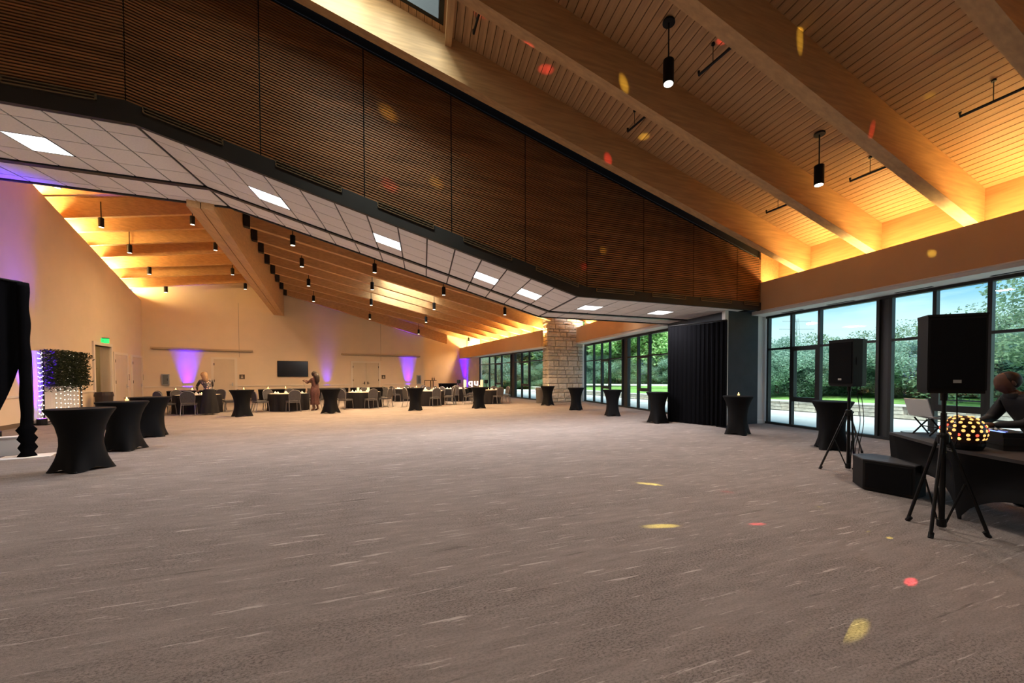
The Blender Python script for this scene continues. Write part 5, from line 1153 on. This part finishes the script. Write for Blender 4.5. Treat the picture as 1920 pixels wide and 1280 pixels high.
# DJ leaning over the table
J3 = dict(pelvis=(0, -.12, .90), spine=(0, -.06, 1.04), chest=(0, .08, 1.24), neck=(0, .17, 1.34), headb=(0, .21, 1.385), shl=(-.20, .09, 1.26), ell=(-.27, .20, 1.02), wrl=(-.12, .43, .985), shr=(.20, .09, 1.26), elr=(.27, .20, 1.02), wrr=(.12, .43, .985), hil=(-.1, -.12, .84), knl=(-.12, -.06, .46), anl=(-.12, -.14, .08), tol=(-.13, .02, .03), hir=(.1, -.12, .84), knr=(.12, -.06, .46), anr=(.12, -.14, .08), tor=(.13, .02, .03))
RAD3 = dict(RAD); RAD3.update(pelvis=(.17, .13), spine=(.17, .13), chest=(.185, .135), neck=.065, headb=.058, shl=.085, shr=.085, ell=.062, elr=.062, wrl=.035, wrr=.035)
dj = Vector((6.58, 2.21, 0)); djr = .95
t = person('person in a dark jacket leaning over the DJ controller', tuple(dj), djr, J3, RAD3, [SKIN_D, JACK, mat('dark_trousers', (.014, .014, .017), .8)], BASE_E(1, 1, 2, 1), (0, .235, 1.465), (-.1, .85, -.45), (0, .25, 1), [((-.12, .43, .985), (.1, .9, -.1), (0, 0, -1), .35), ((.12, .43, .985), (-.1, .9, -.1), (0, 0, -1), .35)], hs=1.08)
m_ = MB(); m_.ball((0, .205, 1.50), .106, 20, 12, .86, 1.06, 1.0); m_.build('hair', DARKH, t, True)
m_ = MB(); m_.lathe([(.085, 0), (.095, .03), (.085, .06)], 16, (0, .155, 1.29), 1, 1.0, False); m_.build('jacket_collar', JACK, t, True)
for sx in (-.125, .125): m_ = MB(); m_.ball((sx, -.06, .04), .055, 12, 8, .9, 2.3, .75); m_.build('shoe', BLKP, t, True)

#OUTDOORS
# ------------------------------------------------------------------ outdoors: retaining wall, lawn bank, railing, trees, tower
OW = [(18.2, -30), (18.0, 2), (16.6, 8.5), (15.2, 15), (13.8, 24), (12.6, 36), (12.0, 44)]
rw = sempty('garden_wall', 'low stone retaining wall with a pale cap beyond the patio')
ro = random.Random(21); core = MB(); cap = MB()
OH = [.45, .45, .44, .36, .29, .28, .28]
for (p, q, hp_, hq_) in zip(OW, OW[1:], OH, OH[1:]):
    p = Vector((*p, hp_)); q = Vector((*q, hq_)); core.bar(p + Vector((0, 0, -.56)), q + Vector((0, 0, -.56)), .30, .565, below=1)
    cap.bar(p, q, .46, .06, below=1)
core.build('wall_core', MORTAR, rw); cap.build('cap', mat('pale_cap_stone', (.62, .60, .56), .8), rw)
STM2 = []
for i in range(10):
    w = ro.uniform(.4, .85); q_ = MB(); q_.add([(-w / 2, -.03, 0), (w / 2, -.035, 0), (w / 2, .1, 0), (-w / 2, .1, 0), (-w / 2 + .01, -.05, .13), (w / 2 - .01, -.045, .13), (w / 2, .1, .14), (-w / 2, .1, .14)], [(3, 2, 1, 0), (4, 5, 6, 7), (0, 1, 5, 4), (1, 2, 6, 5), (2, 3, 7, 6), (3, 0, 4, 7)]); STM2.append((w, q_.mesh('stone', ro.choice(STONEA))))
cnt = 0
for (p, q, rows_) in zip(OW[1:], OW[2:], (3, 3, 2, 2, 2)):
    p = Vector((*p, 0)); q = Vector((*q, 0)); d = (q - p).normalized(); L = (q - p).length
    for r_ in range(rows_):
        s = ro.uniform(0, .3)
        while s < L - .3 and cnt < 290:
            w, me = ro.choice(STM2); P = p + d * (s + w / 2); P = P - Vector((d.y, -d.x, 0)) * .16
            inst(me, 'stone', rw, (P.x, P.y, .005 + r_ * .15), (0, 0, atan2(d.y, d.x) + pi)); s += w + .015; cnt += 1
bank = MB(); bp_ = [OW[i] for i in range(len(OW))]
vs = []; fs = []
for (x, y), h_ in zip(bp_, OH):
    for (dx, z) in ((0, h_ - .02), (4, h_ + .08), (10, h_ + .26), (22, h_ + .48), (60, 1.2), (120, 1.5)): vs.append((x + dx + .1, y + dx * .06, z))
for i in range(len(bp_) - 1):
    for k in range(5): fs.append((i * 6 + k, i * 6 + k + 1, (i + 1) * 6 + k + 1, (i + 1) * 6 + k))
vs += [(x, y, -.3) for x, y, z in vs]
bank.add(vs, fs); struct(bank.build('lawn_bank', GRASS), 'grass bank above the retaining wall')
lawn2 = MB(); lawn2.add([(-20, 43, -.1), (14, 43, -.1), (60, 43, .5), (-20, 60, .4), (14, 60, .5), (60, 60, 1.0), (-20, 140, 1.2), (14, 140, 1.2), (80, 140, 1.5)], [(0, 1, 4, 3), (1, 2, 5, 4), (3, 4, 7, 6), (4, 5, 8, 7)]); struct(lawn2.build('lawn', GRASS), 'lawn beyond the dining end windows')
pth = MB(); pth.add([(20, 40, .93), (60, 20, 1.18), (60, 22, 1.2), (20, 43, .96)], [(0, 1, 2, 3)]); 
# patio railing
rl_ = thing('metal_railing', 'dark metal railing on the patio outside the near windows', 'railing', (13.6, 3.2, -.03)); 
for k in range(4): m_ = MB(); m_.box(-.03, .03, k * 1.1 - .03, k * 1.1 + .03, 0, .95); m_.build('post', BLKM, rl_)
for z in (.45, .92): m_ = MB(); m_.tube([(0, -.1, z), (0, 3.4, z)], .02, 8); m_.build('rail', BLKM, rl_)
# trees
def crown_mesh(seed, n_, rx, rz, mname, col, leaf=.24, lumps=14):
    r = random.Random(seed); L = [(Vector((r.gauss(0, .45) * rx, r.gauss(0, .45) * rx, r.uniform(-.75, .9) * rz)), r.uniform(.28, .5)) for _ in range(lumps)]; m_ = MB()
    for i in range(n_):
        c, s = r.choice(L); v = Vector((r.gauss(0, 1), r.gauss(0, 1), r.gauss(0, 1))).normalized() * (r.random() ** .35)
        P = c + Vector((v.x * s * rx, v.y * s * rx, v.z * s * rz * .8)); e1 = Vector((r.gauss(0, 1), r.gauss(0, 1), r.gauss(0, .5))).normalized(); e2 = e1.cross(Vector((r.gauss(0, .5), r.gauss(0, .5), 1))).normalized(); s_ = leaf * r.uniform(.6, 1.2)
        m_.add([P - e1 * s_, P + e2 * s_ * .6, P + e1 * s_, P - e2 * s_ * .6], [(0, 1, 2, 3)])
    lm_ = mat(mname, col, .7, var=.45, scale=1.1, spec=.2); t_ = lm_.node_tree; pb_ = t_.nodes['Principled BSDF']
    tl = N(t_, 'ShaderNodeBsdfTranslucent'); tl.inputs[0].default_value = (*[min(1, c * 1.25) for c in col], 1); ms = N(t_, 'ShaderNodeMixShader'); ms.inputs[0].default_value = .45
    t_.links.new(pb_.outputs[0], ms.inputs[1]); t_.links.new(tl.outputs[0], ms.inputs[2]); t_.links.new(ms.outputs[0], t_.nodes['Material Output'].inputs[0])
    return m_.mesh('crown', lm_)
def trunk_mesh(h, r): return MB().tube([(0, 0, 0), (.05, .02, h * .5), (0, .08, h)], [r, r * .8, r * .5], 8).mesh('trunk', mat('bark', (.10, .075, .055), .9, var=.3, scale=10))
CR = [crown_mesh(1, 13000, 2.7, 3.2, 'leaf_bright_green', (.46, .64, .32), .15, 24), crown_mesh(2, 13000, 2.8, 4.0, 'leaf_mid_green', (.34, .50, .27), .15, 24), crown_mesh(3, 11000, 2.2, 4.4, 'leaf_pine_green', (.24, .37, .27), .14, 22), crown_mesh(4, 20000, 2.6, 1.9, 'leaf_bluish_green', (.27, .39, .31), .075, 22), crown_mesh(5, 9000, 2.4, 1.6, 'leaf_lacy_green', (.20, .29, .18), .065, 26)]
TK = [trunk_mesh(3.4, .22), trunk_mesh(1.4, .14)]
def tree(x, y, z, kind, s, lab, grp, nm='tree'):
    t = thing(nm, lab, 'tree' if nm == 'tree' else 'shrub', (x, y, z), ro.uniform(0, 6), grp); t.scale = (s, s, s * ro.uniform(.92, 1.12))
    low = kind in (3, 4); inst(TK[1 if low else 0], 'trunk', t, (0, 0, 0)); inst(CR[kind], 'crown', t, (0, 0, 1.6 if low else (3.1 if kind < 2 else 4.3))); return t
def along(px, D):   # point at camera distance D in the column of a pixel
    r = ray(px, 705); r.z = 0; return EYE.xy.to_3d() + r.normalized() * D
KN = ['bright green leafy tree', 'mid green leafy tree', 'dark conifer']
for i, px in enumerate(range(880, 1290, 17)):
    D = 54 + 5 * sin(i * 2.1) if px < 1030 else (50 if px < 1110 else 47) + 3 * sin(i * 1.9); P = along(px, D); k = (0, 2, 1, 0, 1, 2, 0, 0)[i % 8]
    dn_ = 'beyond the dining end windows' if px < 1030 else 'beyond the windows right of the pier'
    tree(P.x, P.y, .5, k, ro.uniform(1.0, 1.35), KN[k] + ' ' + dn_, 'trees ' + dn_)
for i, px in enumerate(range(860, 1300, 30)):
    P = along(px, 64 + 4 * sin(i)); tree(P.x, P.y, .5, 1, 2.0, 'tall mid green tree in the back row behind the pier windows', 'back row of trees')
for i, px in enumerate(range(1405, 2080, 26)):
    D = 27 + 3.0 * sin(i * 2.3); P = along(px, D); tree(P.x, P.y, .6, 3, ro.uniform(.62, .78), 'dense blue green shrub beyond the near windows', 'shrubs beyond the lawn', 'shrub')
for i, px in enumerate(range(1400, 2100, 40)):
    D = 33 + 2.5 * sin(i * 1.7); P = along(px, D); tree(P.x, P.y, .8, 4, .98 + .14 * sin(i * 2.9) + (.30 if px > 1780 else 0), 'lacy leafed tree rising behind the shrubs', 'lacy trees behind the shrubs')
P = along(2010, 21); tree(P.x, P.y, .6, 4, 1.3, 'lacy leafed tree close to the patio at the far right window', None)
for i, px in enumerate(range(880, 1290, 12)):
    far_ = px < 1030; P = along(px, (47 if far_ else (46 if px < 1120 else 43)) + 1.5 * sin(i * 2.7)); dn_ = 'dining end windows' if far_ else 'windows right of the pier'
    tree(P.x, P.y, .35 if far_ else .7, (3, 4)[i % 2], ro.uniform(.6, .85), 'low leafy shrub under the trees beyond the ' + dn_, 'low shrubs beyond the ' + dn_, 'shrub')
# pale path kerb beyond the pier windows
kb = MB(); A_, B_ = along(1085, 40), along(1262, 35); kb.bar((A_.x, A_.y, .60), (B_.x, B_.y, .66), .5, .16, below=1); struct(kb.build('kerb_wall', MATS['pale_cap_stone']), 'pale low kerb beyond the lawn')
A_, B_ = along(890, 41), along(1020, 38); kb = MB(); kb.bar((A_.x, A_.y, .0), (B_.x, B_.y, .0), .6, .2, below=1); struct(kb.build('kerb_wall_far', MATS['pale_cap_stone']), 'pale low kerb beyond the dining end lawn')
# transmission tower and mast far away
P = along(1493, 170); t = thing('power_pylon', 'distant power pylon with cross arms', 'pylon', (P.x, P.y, 0)); LAT = mat('galvanised', (.30, .34, .37), .6, .4)
for (sx, sy) in ((-1, -1), (1, -1), (1, 1), (-1, 1)): m_ = MB(); m_.tube([(sx * 1.6, sy * 1.6, 0), (sx * .35, sy * .35, 23.5)], .10, 5); m_.build('leg', LAT, t)
for z, w in ((16.5, 6.0), (19.5, 6.6), (22.5, 5.4)): m_ = MB(); m_.bar(tuple(RT * -w + Vector((0, 0, z))), tuple(RT * w + Vector((0, 0, z))), .25, .3); m_.build('cross_arm', LAT, t)
P = along(1634, 150); t = thing('radio_mast', 'distant radio mast above the shrubs', 'mast', (P.x, P.y, 0)); m_ = MB(); m_.tube([(0, 0, 0), (0, 0, 9.6)], .35, 6); m_.build('mast_pole', LAT, t)
for z in (8.0, 9.2): m_ = MB(); m_.lathe([(1.2, z), (1.2, z + .5)], 8); m_.build('antenna_ring', LAT, t)
